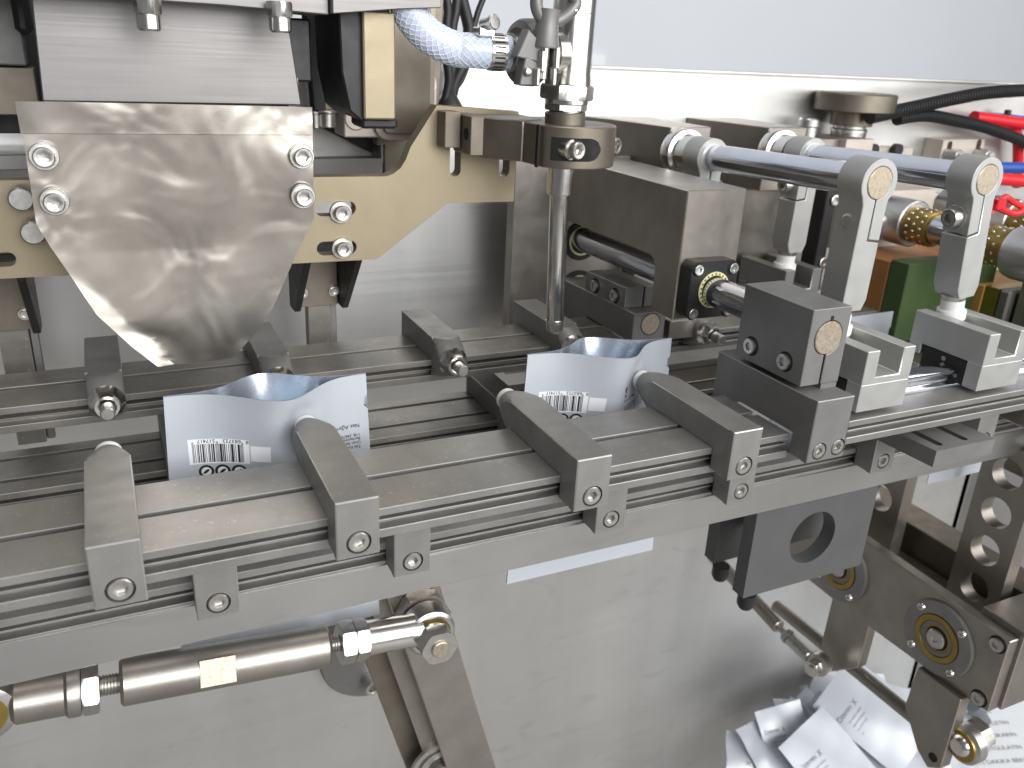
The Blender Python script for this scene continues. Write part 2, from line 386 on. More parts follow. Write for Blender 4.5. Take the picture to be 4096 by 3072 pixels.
def rear_arm(x, label, y1=241, dz=0):
    t = thing('rear_gripper_arm', label, 'gripper arm', (x, 241, -12 + dz), GRR); h = 9.7
    g = G().prism([(176.7, -10), (176.7, .15), (233.3, .15), (233.3, -12), (y1, -12), (y1, 16), (176.4, 16), (176.4, -10)], 'x', x - h, x + h, .5)
    tip(g, x, 176.89, 162.5, 3, h, 13, 9.6)
    part('arm_body', g, ANO, t)
    hf = lambda i, th: (min(1.04, .9 / math.cos((th % (math.pi / 3)) - math.pi / 6)) if 2 <= i <= 4 else 1)
    part('flange_nut', G().lathe((x, 162.6, 3), (0, -1, 0), [(9.5, 0), (9.8, .9), (9.2, 2.6), (8.0, 5), (6.9, 7.6), (6.4, 9.4), (4.9, 9.4), (4.7, 3), (0, 3)], 36, hf), POL, t)
    part('spring_pin', G().cyl((x, 161, 3), (x, 143, 3), 3.9, .7, 24), SCREW, t)
    return t
rear_arm(-11.9, 'rear gripper arm left of the polished funnel tip')
rear_arm(83.2, 'rear gripper arm half hidden behind the left pouch')
rear_arm(196.7, 'rear gripper arm with pin exposed between the pouches')
rear_arm(287.5, 'rear gripper arm behind the nozzle and the right pouch')
rear_arm(404.0, 'rear gripper arm with pin beside the grey polished rod', dz=0)
def rear_low(x, label):
    t = thing('lower_rear_arm', label, 'gripper arm', (x, 240, -62), 'dark lower rear arms under the rear rail')
    g = G().prism([(171.6, -60), (171.6, -49.8), (231, -49.8), (231, -34), (152, -34), (152, -60)], 'x', x - 9.6, x + 9.6, .5)
    tip(g, x, 152.2, 138, -47, 9.6, 13, 8)
    part('arm_body', g, DKG, t); part('pin', G().cyl((x, 140, -47), (x, 128, -47), 4, .6, 20), SCREW, t)
rear_low(24.6, 'dark lower arm beside the left edge of the left pouch')
rear_low(245.0, 'dark lower arm behind the white tip of the third front arm')
rear_low(345.0, 'dark lower arm in the shadow behind the right pouch')

# ================================================================== BIG ROD CLAMP (front)
t = thing('rod_clamp', 'tall grey split clamp holding the chrome rod on the front rail', 'rod clamp', (355.5, -15, -12.5))
g = G().face_plate('y', -15, -10.51, (341.8, 369.3, -12.5, 25.6), [circ(350.0, -6, 5.3, 32), circ(364.0, -5.6, 5.3, 32)], .5)
g.prism([(-11, 25.6), (-11, -12.5), (-.3, -12.5), (-.3, .8), (60.8, .8), (60.8, -7), (72.5, -7), (72.5, 25.6)], 'x', 341.8, 369.3, .5)
g.prism([(60, 25.4), (0, 25.4), (0, 28.6), (60, 28.6)], 'x', 357.5, 369.3, 0)
part('clamp_base', g, DKG, t)
hole = circ(356.4, 56.4, 10.3, 40, -92, 268 - 10, True)
out = [(341.8, 28.6), (355.6, 28.6)] + [(355.6, 46.1)]
arc = [(356.2 + 10.2 * math.sin(R_(a)), 56.4 - 10.2 * math.cos(R_(a))) for a in range(-4, -357, -9)]
out = [(341.8, 28.6), (355.5, 28.6)] + arc + [(356.9, 28.6), (370.2, 28.6), (370.2, 73.6), (357.6, 73.6), (341.8, 73.6)]
part('clamp_head', G().prism(out, 'y', 0, 57, .35), DKG, t)
part('rod_end', G().lathe((356.2, -.4, 56.4), (0, 1, 0), [(9.3, 0), (9.75, .5), (9.75, 50)], 40), BRASSC, t)
part('key_slot', G().box(355.3, 357.3, -.25, 3, 66.3, 69.2, 0), HOLE, t)
for y, z in ((43.8, 38.4), (14.5, 38.8)): bolt(t, (341.8, y, z), (-1, 0, 0), 4.7, 2.6, rec=6.0)
for x, z in ((350.0, -6), (364.0, -5.6)): bolt(t, (x, -11, z), (0, -1, 0), 4.6, 4.2)
# chrome rod through clamp and bridge
single('chrome_rod', G().cyl((356.2, 46, 56.4), (356.2, 300, 52), 9.7, .5, 40), CHR, 'grey hard chrome rod running from the tall clamp into the bushing plate', 'rod', (356, 46, 56))

# rear rod clamp
t = thing('rear_rod_clamp', 'dark stepped rod clamp on the rear rail under the bridge', 'rod clamp', (352, 165, -12))
part('clamp_base', G().prism([(165, 22.6), (165, -10), (176.7, -10), (176.7, .8), (233.3, .8), (233.3, -10), (289, -10), (289, 20), (180, 22.6)], 'x', 338.5, 366.2, .5), DKG, t)
part('clamp_head', G().prism([(179, 22.8), (179, 38.4), (238, 36.6), (238, 21.6)], 'x', 338.5, 354, .4), DKG, t)
part('clamp_jaw', G().prism([(179, 22.8), (179, 38.2), (238, 36.4), (238, 21.6)], 'x', 355.4, 366.2, .4), DKG, t)
part('rod_end', G().lathe((353.3, 164.6, 13.6), (0, 1, 0), [(7.6, 0), (8, .4), (8, 6)], 32), BRASSC, t)
part('rod_gap', G().lathe((353.3, 164.85, 13.6), (0, 1, 0), [(8.5, 0), (8.5, 1)], 32), HOLE, t)
for y in (222, 193): bolt(t, (338.5, y, 28.6), (-1, 0, 0), 4.4, 2.6, rec=6.0)

# ================================================================== BRIDGE
t = thing('bridge_bracket', 'large brown arched bracket with scratched front face', 'bracket', (358.5, 115, 33))
arch = [(115, 119.4), (115, 33.3)] + [(142, 33.3)] + [(142, 62), (144.5, 68), (150, 70.5)] + [(281, 70.5), (281, 119)]
part('bracket_body', G().prism(arch, 'x', 335, 382.2, .7), NICK, t)
t = thing('bushing_plate', 'black square flange with pale yellow bushing around the chrome rod', 'bushing plate', (355, 103, 37))
p = at('I', 1810, 1290, 'y', 103); cx, cz = 355.6, 56.4
sqp = [(336.5, 41), (340.5, 37), (370.5, 37), (374.5, 41), (374.5, 71.4), (370.5, 75.4), (340.5, 75.4), (336.5, 71.4)]
part('flange', G().prism(sqp, 'y', 103, 114.8, .5), BLACK, t)
bu = part('bushing', G().lathe((cx, 102.6, cz), (0, -1, 0), [(9.8, 0), (12.2, 0), (12.2, .7), (9.8, .7)], 40, close=False), PALEB, t)
g = G()
for k in range(22):
    a = R_(k * 360 / 22); g.box(-.55, .55, -.12, .3, 10.2, 11.2, 0, mx=Matrix.Translation((cx, 101.9, cz)) @ Matrix.Rotation(a, 4, 'Y'))
part('bushing_slots', g, HOLE, bu)
for x, z in ((341.3, 70.6), (369.6, 70.0), (341.3, 41.2), (369.6, 41.0)): bolt(t, (x, 103, z), (0, -1, 0), 3.5, 2.0, rec=4.6)
# rear plate
t = thing('bearing_wall', 'brown vertical plate with two black bushings behind the bridge', 'plate', (345, 281, -60))
g = G().prism([(293, -62), (398, -62), (398, 118.6), (293, 118.6)], 'y', 281, 293, .4)
part('plate', g, NICK, t)
for z in (50.5, 9.0):
    part('bushing_ring', G().lathe((356.8, 281.2, z), (0, -1, 0), [(16.5, 0), (16.5, 1.6), (16, 2), (0, 2)], 40), BLACK, t)
    part('bushing_cage', G().lathe((356.8, 279.4, z), (0, -1, 0), [(10.6, 0), (12.2, 0), (12.2, .7), (10.6, .7)], 40, close=False), PALEB, t)
single('spacer_block', G().box(372, 404, 166, 186, -1, 13.5, .5), NICK, 'small brown spacer block on the rear rail below the bushing plate', 'block', (388, 170, -1))
single('steel_wedge', G().lathe((383, 200, -47), (0, 0, 1), [(9, 0), (13, 32)], 24), STEEL, 'short tapered steel stub below the rear rail beside the right pouch', 'stub', (383, 200, -47))

# ================================================================== U BLOCKS AND LINEAR GUIDE
t = thing('linear_guide_rail', 'small steel linear guide rail below the two U blocks', 'linear rail', (380, 26, .6))
part('rail_body', G().prism([(20, .7), (20, 3), (22, 4.5), (22, 8.5), (19.6, 10.5), (19.6, 13), (21, 14.2), (35, 14.2), (36, 13), (36, .7)], 'x', 374, 990, .2), CHR, t)
def ublock(x, y, z, label, m=SATIN, group='U-shaped slide blocks', carriage=True):
    t = thing('slide_block', label, 'slide block', (x + 19.7, y, z), group)
    g = G()
    up = [(x, z + 17.4), (x + 39.5, z + 17.4), (x + 39.5, z + 39), (x + 29.6, z + 39), (x + 29.6, z + 22), (x + 10, z + 22), (x + 10, z + 39), (x, z + 39)]
    g.prism(up, 'y', y, y + 58, .45)
    g.box(x, x + 39.5, y, y + 11.4, z, z + 17.7, .45); g.box(x, x + 39.5, y + 48, y + 58, z + 10, z + 17.7, .45)
    part('block_body', g, m, t)
    if carriage:
        g = G().box(x + .8, x + 38.7, y + 12.2, y + 46.5, z, z + 17, .5)
        part('carriage', g, BLACK, t)
        for yy, zz in ((22, 5), (42, 5.5), (33, 13)): bolt(t, (x + .8, y + yy - 4, z + zz), (-1, 0, 0), 1.6, .5)
    return t
ublock(395.1, 4, 3.2, 'left pale U block on the linear guide beside the tall rod clamp')
ublock(501.3, 4, 3.2, 'right pale U block holding the white roller of the right lever')
ublock(508.0, 198, -4, 'darker U block on the rear rail under the back lever', DKG)

# ================================================================== LEVERS ON SWING RODS
def lever(x, y, z, ang, flip, label, eye_end=True, wdt=20, bolt_side=1, group='split clamp levers on the swing rods', m=SATIN):
    t = thing('swing_lever', label, 'lever', (x, y, z - 90), group)
    mx = Matrix.Translation((x, 0, z)) @ Matrix.Rotation(R_(ang), 4, 'Y')
    s = -1 if flip else 1
    neck = [(14.2 * math.cos(R_(a)), 14.2 * math.sin(R_(a))) for a in range(-44, 225, 10)]
    rod = [(9.9 * math.sin(R_(a)), -9.9 * math.cos(R_(a))) for a in range(3, 358, 9)]       # from bottom right round to bottom left
    # outline: start right neck, over the eye, left side down, bottom, right side up to the cut, slot, round the rod hole, slot down, cut
    L_ = [(-9.7, -13.5), (-9.7, -72), (-6.8, -79), (6.8, -79), (9.7, -72), (9.7, -36.2), (-.5, -35.0), (-.5, -10.2)]
    inner = [(9.9 * math.sin(R_(a)), -9.9 * math.cos(R_(a))) for a in range(-6, -355, -9)]
    R2 = [(.6, -10.2), (.6, -33.6), (9.7, -34.8), (9.7, -13.5)]
    poly = neck + L_ + inner + R2
    if flip: poly = [(-a, b) for a, b in poly][::-1]
    part('lever_body', G().prism(poly, 'y', y, y + wdt, .4, mx=mx), m, t)
    yc = y + wdt / 2
    g = G().lathe((0, yc, -78.5), (0, 0, -1), [(8.8, 0), (8.2, 2.5), (7, 4.5)], 28, mx=mx)
    part('steel_cone', g, SCREW, t)
    part('roller', G().lathe((0, yc, -82.6), (0, 0, -1), [(7.6, 0), (7.6, 6.4), (9.3, 7.2), (9.5, 8), (9.5, 13), (8.6, 14.4), (7, 15)], 32, mx=mx), WHT, t)
    if not eye_end: part('hub_ring', G().lathe((0, y - .2, 0), (0, 1, 0), [(9.9, 0), (10.4, .2), (10.4, 8)], 40, mx=mx), m, t)
    else:
        part('rod_end', G().lathe((0, y - .3, 0), (0, 1, 0), [(9.1, 0), (9.6, .4), (9.6, 5)], 40, mx=mx), BRASSC, t)
    q = Matrix.Rotation(R_(ang), 3, 'Y'); P = lambda a, b, c: Vector((x, 0, z)) + q @ Vector((a, 0, c)) + Vector((0, b, 0))
    bolt(t, P(s * 9.7, yc, -24), q @ Vector((s, 0, 0)), 6.4, 8.2, washer=7.8)
    d = q @ Vector((-s, 0, 0))
    part('bolt_end', G().lathe(P(-s * 9.5, yc, -24), d, [(4.6, 0), (4.6, .5), (4.0, .6), (3.4, 1.1), (0, 1.2)], 24), SCREW, t)
    return t
lever(416.8, 40, 133.8, -0.8 + 1.6, False, 'front lever on the left swing rod, bright face with clamp bolt at right')
lever(511.0, 40, 133.8, -6.3, True, 'front lever on the right swing rod with big knurled bolt at left')
lever(420.6, 203, 127.3, 0.5, False, 'rear lever on the left swing rod, half hidden by the bridge', False)
lever(520.3, 203, 127.6, .8, True, 'rear lever on the right swing rod seen under the left rod', False)
for xa, xb, lab in ((416.8, 424.5, 'left chrome swing rod between its two levers'), (511.0, 523.4, 'right chrome swing rod between its two levers')):
    a = Vector((xa, 41, 133.7)); b = Vector((xb, 256, 125.4))
    single('swing_rod', G().cyl(a, b, 9.6, .4, 40), CHR, lab, 'rod', a, 'chrome swing rods')
    d = (b - a).normalized(); c = b - d * 21
    tt = thing('shaft_collar', ('left' if xa < 500 else 'right') + ' bright ring collar between block and ' + ('left' if xa < 500 else 'right') + ' swing rod', 'collar', c, 'shaft collars')
    part('collar_ring', G().lathe(c, d, [(14, -10), (15, 4), (18, 5), (18.6, 6), (18.6, 15.5), (17.8, 16.4), (12, 16.4)], 40), POL, tt)
    u, v, w = frame(d); hp = c + d * 10.5 + Vector((-.93, 0, .30)) * 18.5
    part('set_screw_hole', G().lathe(hp, (-.93, -.1, .30), [(2.6, -1), (2.6, .25), (1.5, .25), (1.3, 0), (0, -.1)], 16), SCREW, tt)
g = G().prism([(414, 252), (453.6, 252), (453.6, 344.5), (386, 344.5)], 'z', 92, 145, .6)
single('support_block', g, NICK, 'left brown block fixing the left swing rod to the panel', 'block', (430, 300, 92), 'rod support blocks')
g = G().prism([(514, 252), (555.6, 252), (555.6, 344.5), (496, 344.5)], 'z', 92, 145, .6)
single('support_block', g, NICK, 'right brown block fixing the right swing rod to the panel', 'block', (530, 300, 92), 'rod support blocks')
g = G().box(400, 570, 262, 282, -14, 92, .5)
single('backing_plate', g, NICK, 'dark brown upright plate behind the back lever', 'plate', (485, 262, -14))
t = thing('edge_strip', 'narrow dark upright strip with two screws behind the left front lever', 'strip', (548, 222, 0))
pa = at('M', 2035, 760, 'y', 222); pb = at('M', 1950, 1520, 'y', 222)
part('strip_body', G().box(pa.x - 1, pa.x + 11, 222, 240, pb.z, pa.z + 6, .8), BLACK, t)
for px, py in ((2095, 810), (2000, 1310)):
    q = at('M', px, py, 'y', 221); bolt(t, (q.x, 222, q.z), (0, -1, 0), 5, 2)

# ================================================================== POUCHES
TIPS = [(82.9, 6.3), (295.0, 6.3), (26.6, -42.7), (124, -42.7), (245.2, -42.7), (340.6, -42.7)]
def pouch_y(x, z, xc, back=False, ya=97.0):
    if xc > 400: return ya + (.6 if back else 0) + 2 * math.sin((x - xc) * .03)
    v = (z + 134) / 162; w = 116 - 12 * v; u = (x - xc) / w + .5
    f = max(0, min(1, (z + 115) / 143)) ** 1.15
    if not back:
        s = .25 if u < .55 else .19
        y = ya - 24.5 * f * math.exp(-((u - .55) / s) ** 2)
        for tx, tz in TIPS:
            if abs(tx - x) < 40: y += max(0, 89.4 - y) * math.exp(-((x - tx) / 11) ** 2 - ((z - tz) / 13) ** 2)
        return y
    f = max(0, min(1, (z + 40) / 68)); s = .17 if u < .48 else .21
    return ya + .6 + 17 * f * math.exp(-((u - .48) / s) ** 2)
def sheet(g, xc, back, off=0.0, nu=60, nv=54):
    vs, fs = [], []
    for j in range(nv + 1):
        z = -134 + 162 * j / nv; w = 116 - 12 * j / nv
        for i in range(nu + 1):
            u = i / nu; x = xc + (u - .5) * w
            if abs(z - 11.8) < 2.1 and i == nu and not back: x -= 2.6
            vs.append((x, pouch_y(x, z, xc, back) + off, z))
    for j in range(nv):
        for i in range(nu):
            a = j * (nu + 1) + i; fs.append((a, a + 1, a + nu + 2, a + nu + 1))
    return g.quads(vs, fs)
EANL = ['0001101', '0011001', '0010011', '0111101', '0100011', '0110001', '0101111', '0111011', '0110111', '0001011']
def ean(code):
    par = {'8': 'LGLGGL'}[code[0]]; s = '101'
    for d, p in zip(code[1:7], par):
        l = EANL[int(d)]; s += l if p == 'L' else ''.join('1' if c == '0' else '0' for c in l)[::-1]
    s += '01010'
    for d in code[7:]: s += ''.join('1' if c == '0' else '0' for c in EANL[int(d)])
    return s + '101'
def pouch(xc, label, lines=(), code=True, extra=0):
    t = thing('pouch', label, 'pouch', (xc, 97, -134), 'white printed film pouches hanging in the grippers')
    part('front_sheet', sheet(G(), xc, False), POU, t)
    part('front_lining', sheet(G(), xc, False, .35), FOIL, t)
    part('back_sheet', sheet(G(), xc, True), FOIL, t)
    part('back_skin', sheet(G(), xc, True, .35), POU, t)
    S = lambda x, z, o=.12: (x, pouch_y(x, z, xc) - o, z)
    def patch(g, x0, x1, z0, z1, o=.08, n=8):
        vs = []; fs = []
        for j in range(3):
            for i in range(n + 1): vs.append(S(x0 + (x1 - x0) * i / n, z0 + (z1 - z0) * j / 2, o))
        for j in range(2):
            for i in range(n): a = j * (n + 1) + i; fs.append((a, a + 1, a + n + 2, a + n + 1))
        g.quads(vs, fs)
    x0 = xc - 43
    if code:
        g = G(); patch(g, x0, x0 + 29, -11.4, 3.0); lb = part('barcode_label', g, LAB, t)
        g = G(); patch(g, x0 + 29.6, x0 + 39, -9.6, -.2); part('blank_label', g, LAB, t)
        g = G(); bits = ean('8683723517417'); mw = 24.3 / 95
        for k, b in enumerate(bits):
            if b == '1':
                xa = x0 + 26.2 - k * mw; long_ = k < 3 or 45 <= k < 50 or k > 91
                patch(g, xa - mw, xa, -10.6, .1 if not long_ else 1.5, .2, 1)
        for s, xx in (('8', x0 + 28.9), ('683723', x0 + 25.4), ('517417', x0 + 13.2)):
            text_uv(s, 2.9, lambda a, b, xx=xx: S(xx - a * 1.0, 2.7 - b, .25), g, bold=.01)
        part('barcode_print', g, INK, lb)
        g = G(); gw = G()
        for k in range(3):
            cx, cz = x0 + 7.8 + k * 8.0, -16.0
            for r, o, tgt in ((3.8, .12, g), (2.5, .18, gw)):
                vs = [S(cx, cz, o)] + [S(cx + a, cz + b, o) for a, b in circ(0, 0, r, 24)]
                tgt.quads(vs, [(0, i + 1, (i + 1) % 24 + 1) for i in range(24)])
            leaf = [S(cx + (s * 1.8) , cz + (s * 1.1 + w * (1 - s * s) * .95), .24) for s, w in [(q / 6, 1) for q in range(-6, 7)] + [(q / 6, -1) for q in range(5, -6, -1)]]
            g.quads(leaf, [tuple(range(len(leaf)))])
        bp = part('badge_print', g, INK, t); part('badge_center', gw, LAB, bp)
    if lines:
        g = G()
        for s, sz, xr, zt, bold in lines: text_uv(s, sz, lambda a, b: S(xr - a, zt - b, .15), g, bold=bold)
        if extra:
            hx, hz = xc + 9.5, 4.0
            for q in ([(-1.3, 2.6), (1.3, 2.6), (1.3, 4.6), (-1.3, 4.6)], [(-1.2, 2.3), (1.2, 2.3), (0, .2)], [(-1.2, -2.2), (1.2, -2.2), (0, .2)]):
                g.quads([S(hx + a, hz + b - 3, .15) for a, b in q], [tuple(range(len(q)))])
        part('small_print', g, INK, t)
    return t
pouch(67.2, 'left pouch with barcode, mouth held open showing blue foil', [('Net A\u011f\u0131rl\u0131k: 25 ml', 3.4, 115, -1.3, .016), ('118, 34676 \u00dcsk\u00fcdar', 2.5, 115.2, -7.2, .012), ('Burhaniye Abdullaha\u011fa', 2.5, 115.3, -9.6, .012), ('\u00dcr\u00fcn Sahibi', 2.5, 115.4, -12.0, .012), ('Tek Kullan\u0131ml\u0131k', 2.5, 115.5, -14.6, .012)])
pouch(270.6, 'right pouch with barcode and small print beside the rod clamp', [('Made in Turkey', 2.1, 292, -3.4, .006), ('/ \u0130stanbul', 2.1, 303, -5.4, .006), ('Burhaniye Abdullaha\u011fa Cd.', 2.1, 303, -7.7, .006), ('Penizcan Kozmetik \u0130thalat', 2.1, 303, -9.9, .006), ('/ Single Use', 2.1, 303, -12.2, .006), ('ve \u0130hracat Ltd. \u015eti.', 2.2, 292, -14.6, .01)], True, 1)
pouch(472.4, 'plain pouch mostly hidden behind the left U block', code=False)
single('paper_strip', G().box(609, 678, 97, 97.6, -133, -60, 0, mx=Matrix.Translation((0, 0, 0))), POU, 'white film strip hanging below the beam between the perforated uprights', 'film strip', (640, 97, -133))

# ================================================================== CHUTE (funnel plate) AND HOUSING ABOVE
t = thing('chute', 'polished steel chute plate narrowing to a tip above the left pouch', 'chute', (37, 150, 23))
poly = [(-32.0, 149.5), (-31.5, 142), (-31.8, 106), (-26.6, 93.0), (-10.7, 57.4), (4, 37.6), (16.2, 23.8), (34, 22.6), (56.8, 23.4), (69, 36), (80.6, 51.7), (96.7, 86.3), (105.9, 103.8), (106.9, 149.0)]
def chute_y(x, z):
    y = 150 + 5.5 * (1 - ((x - 37) / 72) ** 2) * min(1, (150 - z) / 60) + 1.0 * max(0, (70 - z) / 50) ** 1.5
    e = .78 * (x + 10.7) + .62 * (z - 57.4)              # distance from the turned lower left edge
    if z < 84 and x < 22: y -= 3.0 * max(0, 1 - max(e, 0) / 9) ** 1.4 * min(1, (84 - z) / 20)
    return y
g = G(); bmx = bmesh.new(); es = []
v = [bmx.verts.new((a, 0, b)) for a, b in poly]; es = [bmx.edges.new((v[i], v[(i + 1) % len(v)])) for i in range(len(v))]
bmesh.ops.triangle_fill(bmx, edges=es, use_beauty=True)
for k in range(6): bmesh.ops.subdivide_edges(bmx, edges=[e for e in bmx.edges if e.calc_length() > 4.5], cuts=1, use_grid_fill=True)
bmesh.ops.triangulate(bmx, faces=bmx.faces[:])
for q in bmx.verts: q.co.y = chute_y(q.co.x, q.co.z)
r = bmesh.ops.extrude_face_region(bmx, geom=bmx.faces[:]); bmesh.ops.translate(bmx, vec=(0, 2.2, 0), verts=[q for q in r['geom'] if isinstance(q, bmesh.types.BMVert)])
g._add(bmx); part('chute_plate', g, FUN, t)
g = G().quads([(-32.4, 149.2, 164.4), (107, 149.2, 163.6), (107, 149.8, 149.2), (-32.2, 149.8, 149.7), (-32.4, 151.4, 164.4), (107, 151.4, 163.6), (107, 152, 149.2), (-32.2, 152, 149.7)], [(0, 3, 2, 1), (4, 5, 6, 7), (0, 1, 5, 4), (0, 4, 7, 3), (1, 2, 6, 5), (2, 3, 7, 6)])
part('top_flange', g, FUN, t)
for x, z in ((-23.7, 139.2), (-22.2, 117.4), (100.1, 138.2), (99.8, 116.6)): bolt(t, (x, 148.6, z), (0, -1, 0), 4.9, 5.6, washer=6.7)
t = thing('feeder_housing', 'grey sheet steel housing standing behind the top of the chute', 'housing', (40, 170, 158))
p = [at('C', *q, 'y', 170) for q in ((270, 640), (1905, 665), (1815, 90), (1685, 60), (440, 20), (210, -10))]
part('front_sheet', G().prism([(q.x, q.z) for q in p[:3]] + [(p[2].x, 232), (p[5].x, 232)], 'y', 170, 174, .6), GREYS, t)
p = [at('W', *q, 'y', 168) for q in ((555, 690), (685, 935))]
part('white_spacer', G().box(p[0].x, p[1].x, 176, 215, p[1].z, p[0].z, .4), CREAM, t)
p = [at('W', *q, 'y', 176) for q in ((540, 260), (780, 730))]
part('black_cover', G().box(p[0].x - 6, p[1].x, 177, 205, p[1].z, p[0].z + 6, 1.2), BLACK, t)
t = thing('top_plate', 'steel plate edge crossing the top left corner above the chute', 'plate', (40, 140, 210))
pl = [at('W', *q, 'y', 146) for q in ((-1990, 0), (0, 60), (920, 132), (1500, 100), (1880, 72))]
part('plate_body', G().prism([(pl[1].x - 120, pl[1].z + 1.5), (pl[1].x, pl[1].z + .6), (pl[2].x, pl[2].z), (pl[2].x, 236), (pl[1].x - 120, 236)], 'y', 146, 200, .5), GREYS, t)
part('plate_lip', G().prism([(pl[2].x + .5, pl[2].z + .5), (pl[3].x + 1, pl[3].z + 1), (pl[4].x, pl[4].z), (pl[4].x, 236), (pl[2].x + .5, 236)], 'y', 140, 216, .5), GREYS, t)
for px, py, s in ((480, 70, 1), (-690, 40, 1)):
    c = at('W', px, py, 'y', 140)
    part('hex_standoff', G().hexnut(c - Vector((0, 0, 4)), c + Vector((0, 0, 3)), 6.4), POL, t)
    part('standoff_cap', G().cyl(c - Vector((0, 0, 11.5)), c - Vector((0, 0, 3.6)), 5.6, 1, 24), POL, t)
t = thing('actuator_block', 'upright block with pale gold front and black side next to the hose', 'block', (145, 150, 157))
p0 = at('W', 1235, 1055, 'y', 150); p1 = at('W', 1505, 112, 'y', 150)
part('gold_front', G().box(p0.x, p1.x, 150, 154, p0.z, p1.z, .8), GOLD, t)
part('black_body', G().prism([(p0.x - 1, p0.z - 1), (p1.x - 1.5, p0.z - 1.5), (p1.x - 1.5, 222), (p0.x - 12, 222), (p0.x - 11, p0.z + 24), (p0.x - 7, p0.z + 4)], 'y', 154.2, 212, .8), BLACK, t)
q = at('W', 1310, 1095, 'y', 165); part('black_foot', G().box(q.x - 9, q.x + 12, 156, 180, q.z - 2, q.z + 4, 1.5), BLACK, t)
t = thing('gear_housing', 'rounded brown cast housing behind the gold block and hose', 'housing', (215, 300, 133))
p = [at('W', *q, 'y', 300) for q in ((1690, 1190), (1900, 900), (1945, -60), (1300, 1190))]
part('flange_plate', G().prism([(p[0].x - 30, p[0].z - 8), (p[0].x, p[0].z - 4), (p[1].x, p[1].z), (p[2].x, 246), (p[0].x - 30, 246)], 'y', 300, 312, .8), DARKN, t)
part('curved_case', G().prism(rrect(p[3].x - 10, p[0].x - 1.5, p[0].z + 1, 246, 9, 8), 'y', 252, 299.5, 5, seg=4), DARKN, t)
c = at('W', 1790, 755, 'y', 299)
part('bolt_recess', G().prism(slot2(c.x, c.z - 10, 38, 15, True), 'y', 299.6, 300.4, 0), CREAM, t)
bolt(t, (c.x, 299.4, c.z), (0, -1, 0), 5.6, 6)
t = thing('cream_bracket', 'cream cast bracket block with round boss below the black cover', 'bracket', (150, 290, 133))
p = [at('W', *q, 'y', 270) for q in ((1030, 1205), (1360, 1100), (1130, 1080), (870, 980), (1010, 560))]
part('bracket_foot', G().box(p[0].x, p[1].x, 262, 290, p[0].z, p[1].z + 6, .8), CREAM, t)
part('boss', G().cyl((p[2].x, 261, p[2].z + 3), (p[2].x, 280, p[2].z + 3), 8, 1), CREAM, t)
part('web', G().prism([(p[3].x, p[3].z), (p[3].x + 22, p[3].z), (p[4].x + 10, p[4].z + 30), (p[4].x - 4, p[4].z + 30)], 'y', 275, 290, .8), DARKN, t)
part('black_link', G().prism([(p[3].x - 8, p[3].z), (p[3].x, p[3].z), (p[4].x - 12, p[4].z + 40), (p[3].x - 12, p[4].z + 40)], 'y', 262, 274, .8), BLACK, t)
for px, py in ((900, 1000), (795, 1010)):
    c = at('W', px, py, 'y', 255)
    part('socket_screw', G().cyl(c - Vector((0, 0, 9)), c, 5.4 if px > 850 else 3.4, .6, 24), SCREW, t)
    part('screw_washer', G().cyl(c, c + Vector((0, 0, 1.6)), 5.6 if px > 850 else 3.4, .3, 24), SCREW, t)
t = thing('steel_channel', 'folded steel channel lying behind the champagne bracket', 'channel', (170, 330, 100))
p = [at('W', *q, 'y', 318) for q in ((790, 1545), (1390, 1400), (1395, 1200))]
part('front_lip', G().box(p[0].x - 8, p[1].x, 316, 319, p[0].z - 6, p[1].z, .5), GREYS, t)
part('floor_sheet', G().box(p[0].x - 8, p[1].x, 319.2, 343, p[1].z - 4, p[1].z - 1.5, .2), GREYS, t)
part('side_wall', G().box(p[1].x - .5, p[1].x + 1.5, 319.4, 343, p[1].z - 4, p[2].z, .3), GREYS, t)
part('dark_strut', G().prism([(p[0].x, p[1].z + 36), (p[0].x, p[1].z + 26), (p[1].x - 3, p[1].z + 2), (p[1].x - 3, p[1].z + 12)], 'y', 334, 341, .4), BLACK, t)
single('backing_post', G().box(p[1].x + 3, p[1].x + 30, 322, 343, p[0].z - 14, p[2].z + 20, .8), DARKN, 'dark upright post at the end of the steel channel', 'post', (p[1].x + 14, 322, p[0].z - 14))
single('rear_cover', G().box(-150, 128, 318, 343, 132, 250, 1), BLACK, 'black cover panel deep behind the chute and housing', 'cover', (0, 318, 132))
single('rear_tray', G().box(-170, -36, 262, 338, 118, 121, .4), STEEL, 'bright steel tray seen left of the chute', 'tray', (-80, 262, 118))
g = G(); p = [at('C', *q, 'y', 235) for q in ((-300, 1010), (160, 1075))]
single('tray_rim', g.box(p[0].x - 20, p[1].x + 20, 235, 240, p[1].z, p[0].z + 2, .5), GREYS, 'grey steel rim under the tray left of the chute', 'rim', p[0])
t = thing('side_module', 'dark module with black cover in the top left corner', 'module', (-60, 235, 150))
p = [at('C', *q, 'y', 236) for q in ((-40, 735), (165, 430), (60, -20), (160, -20), (240, 640))]
part('brown_foot', G().box(p[0].x - 20, p[4].x, 244, 262, p[0].z, p[1].z, .6), DARKN, t)
part('black_case', G().box(p[2].x, p[3].x + 1, 236, 260, p[1].z + 17, 250, 3), BLACK, t)
part('dark_body', G().box(p[0].x - 20, p[2].x + 3, 240, 262, p[1].z + 1, 225, .8), DKG, t)
part('gold_block', G().box(p[0].x - 20, p[2].x - 1, 236, 239.6, p[1].z + 38, 250, .6), GOLD, t)

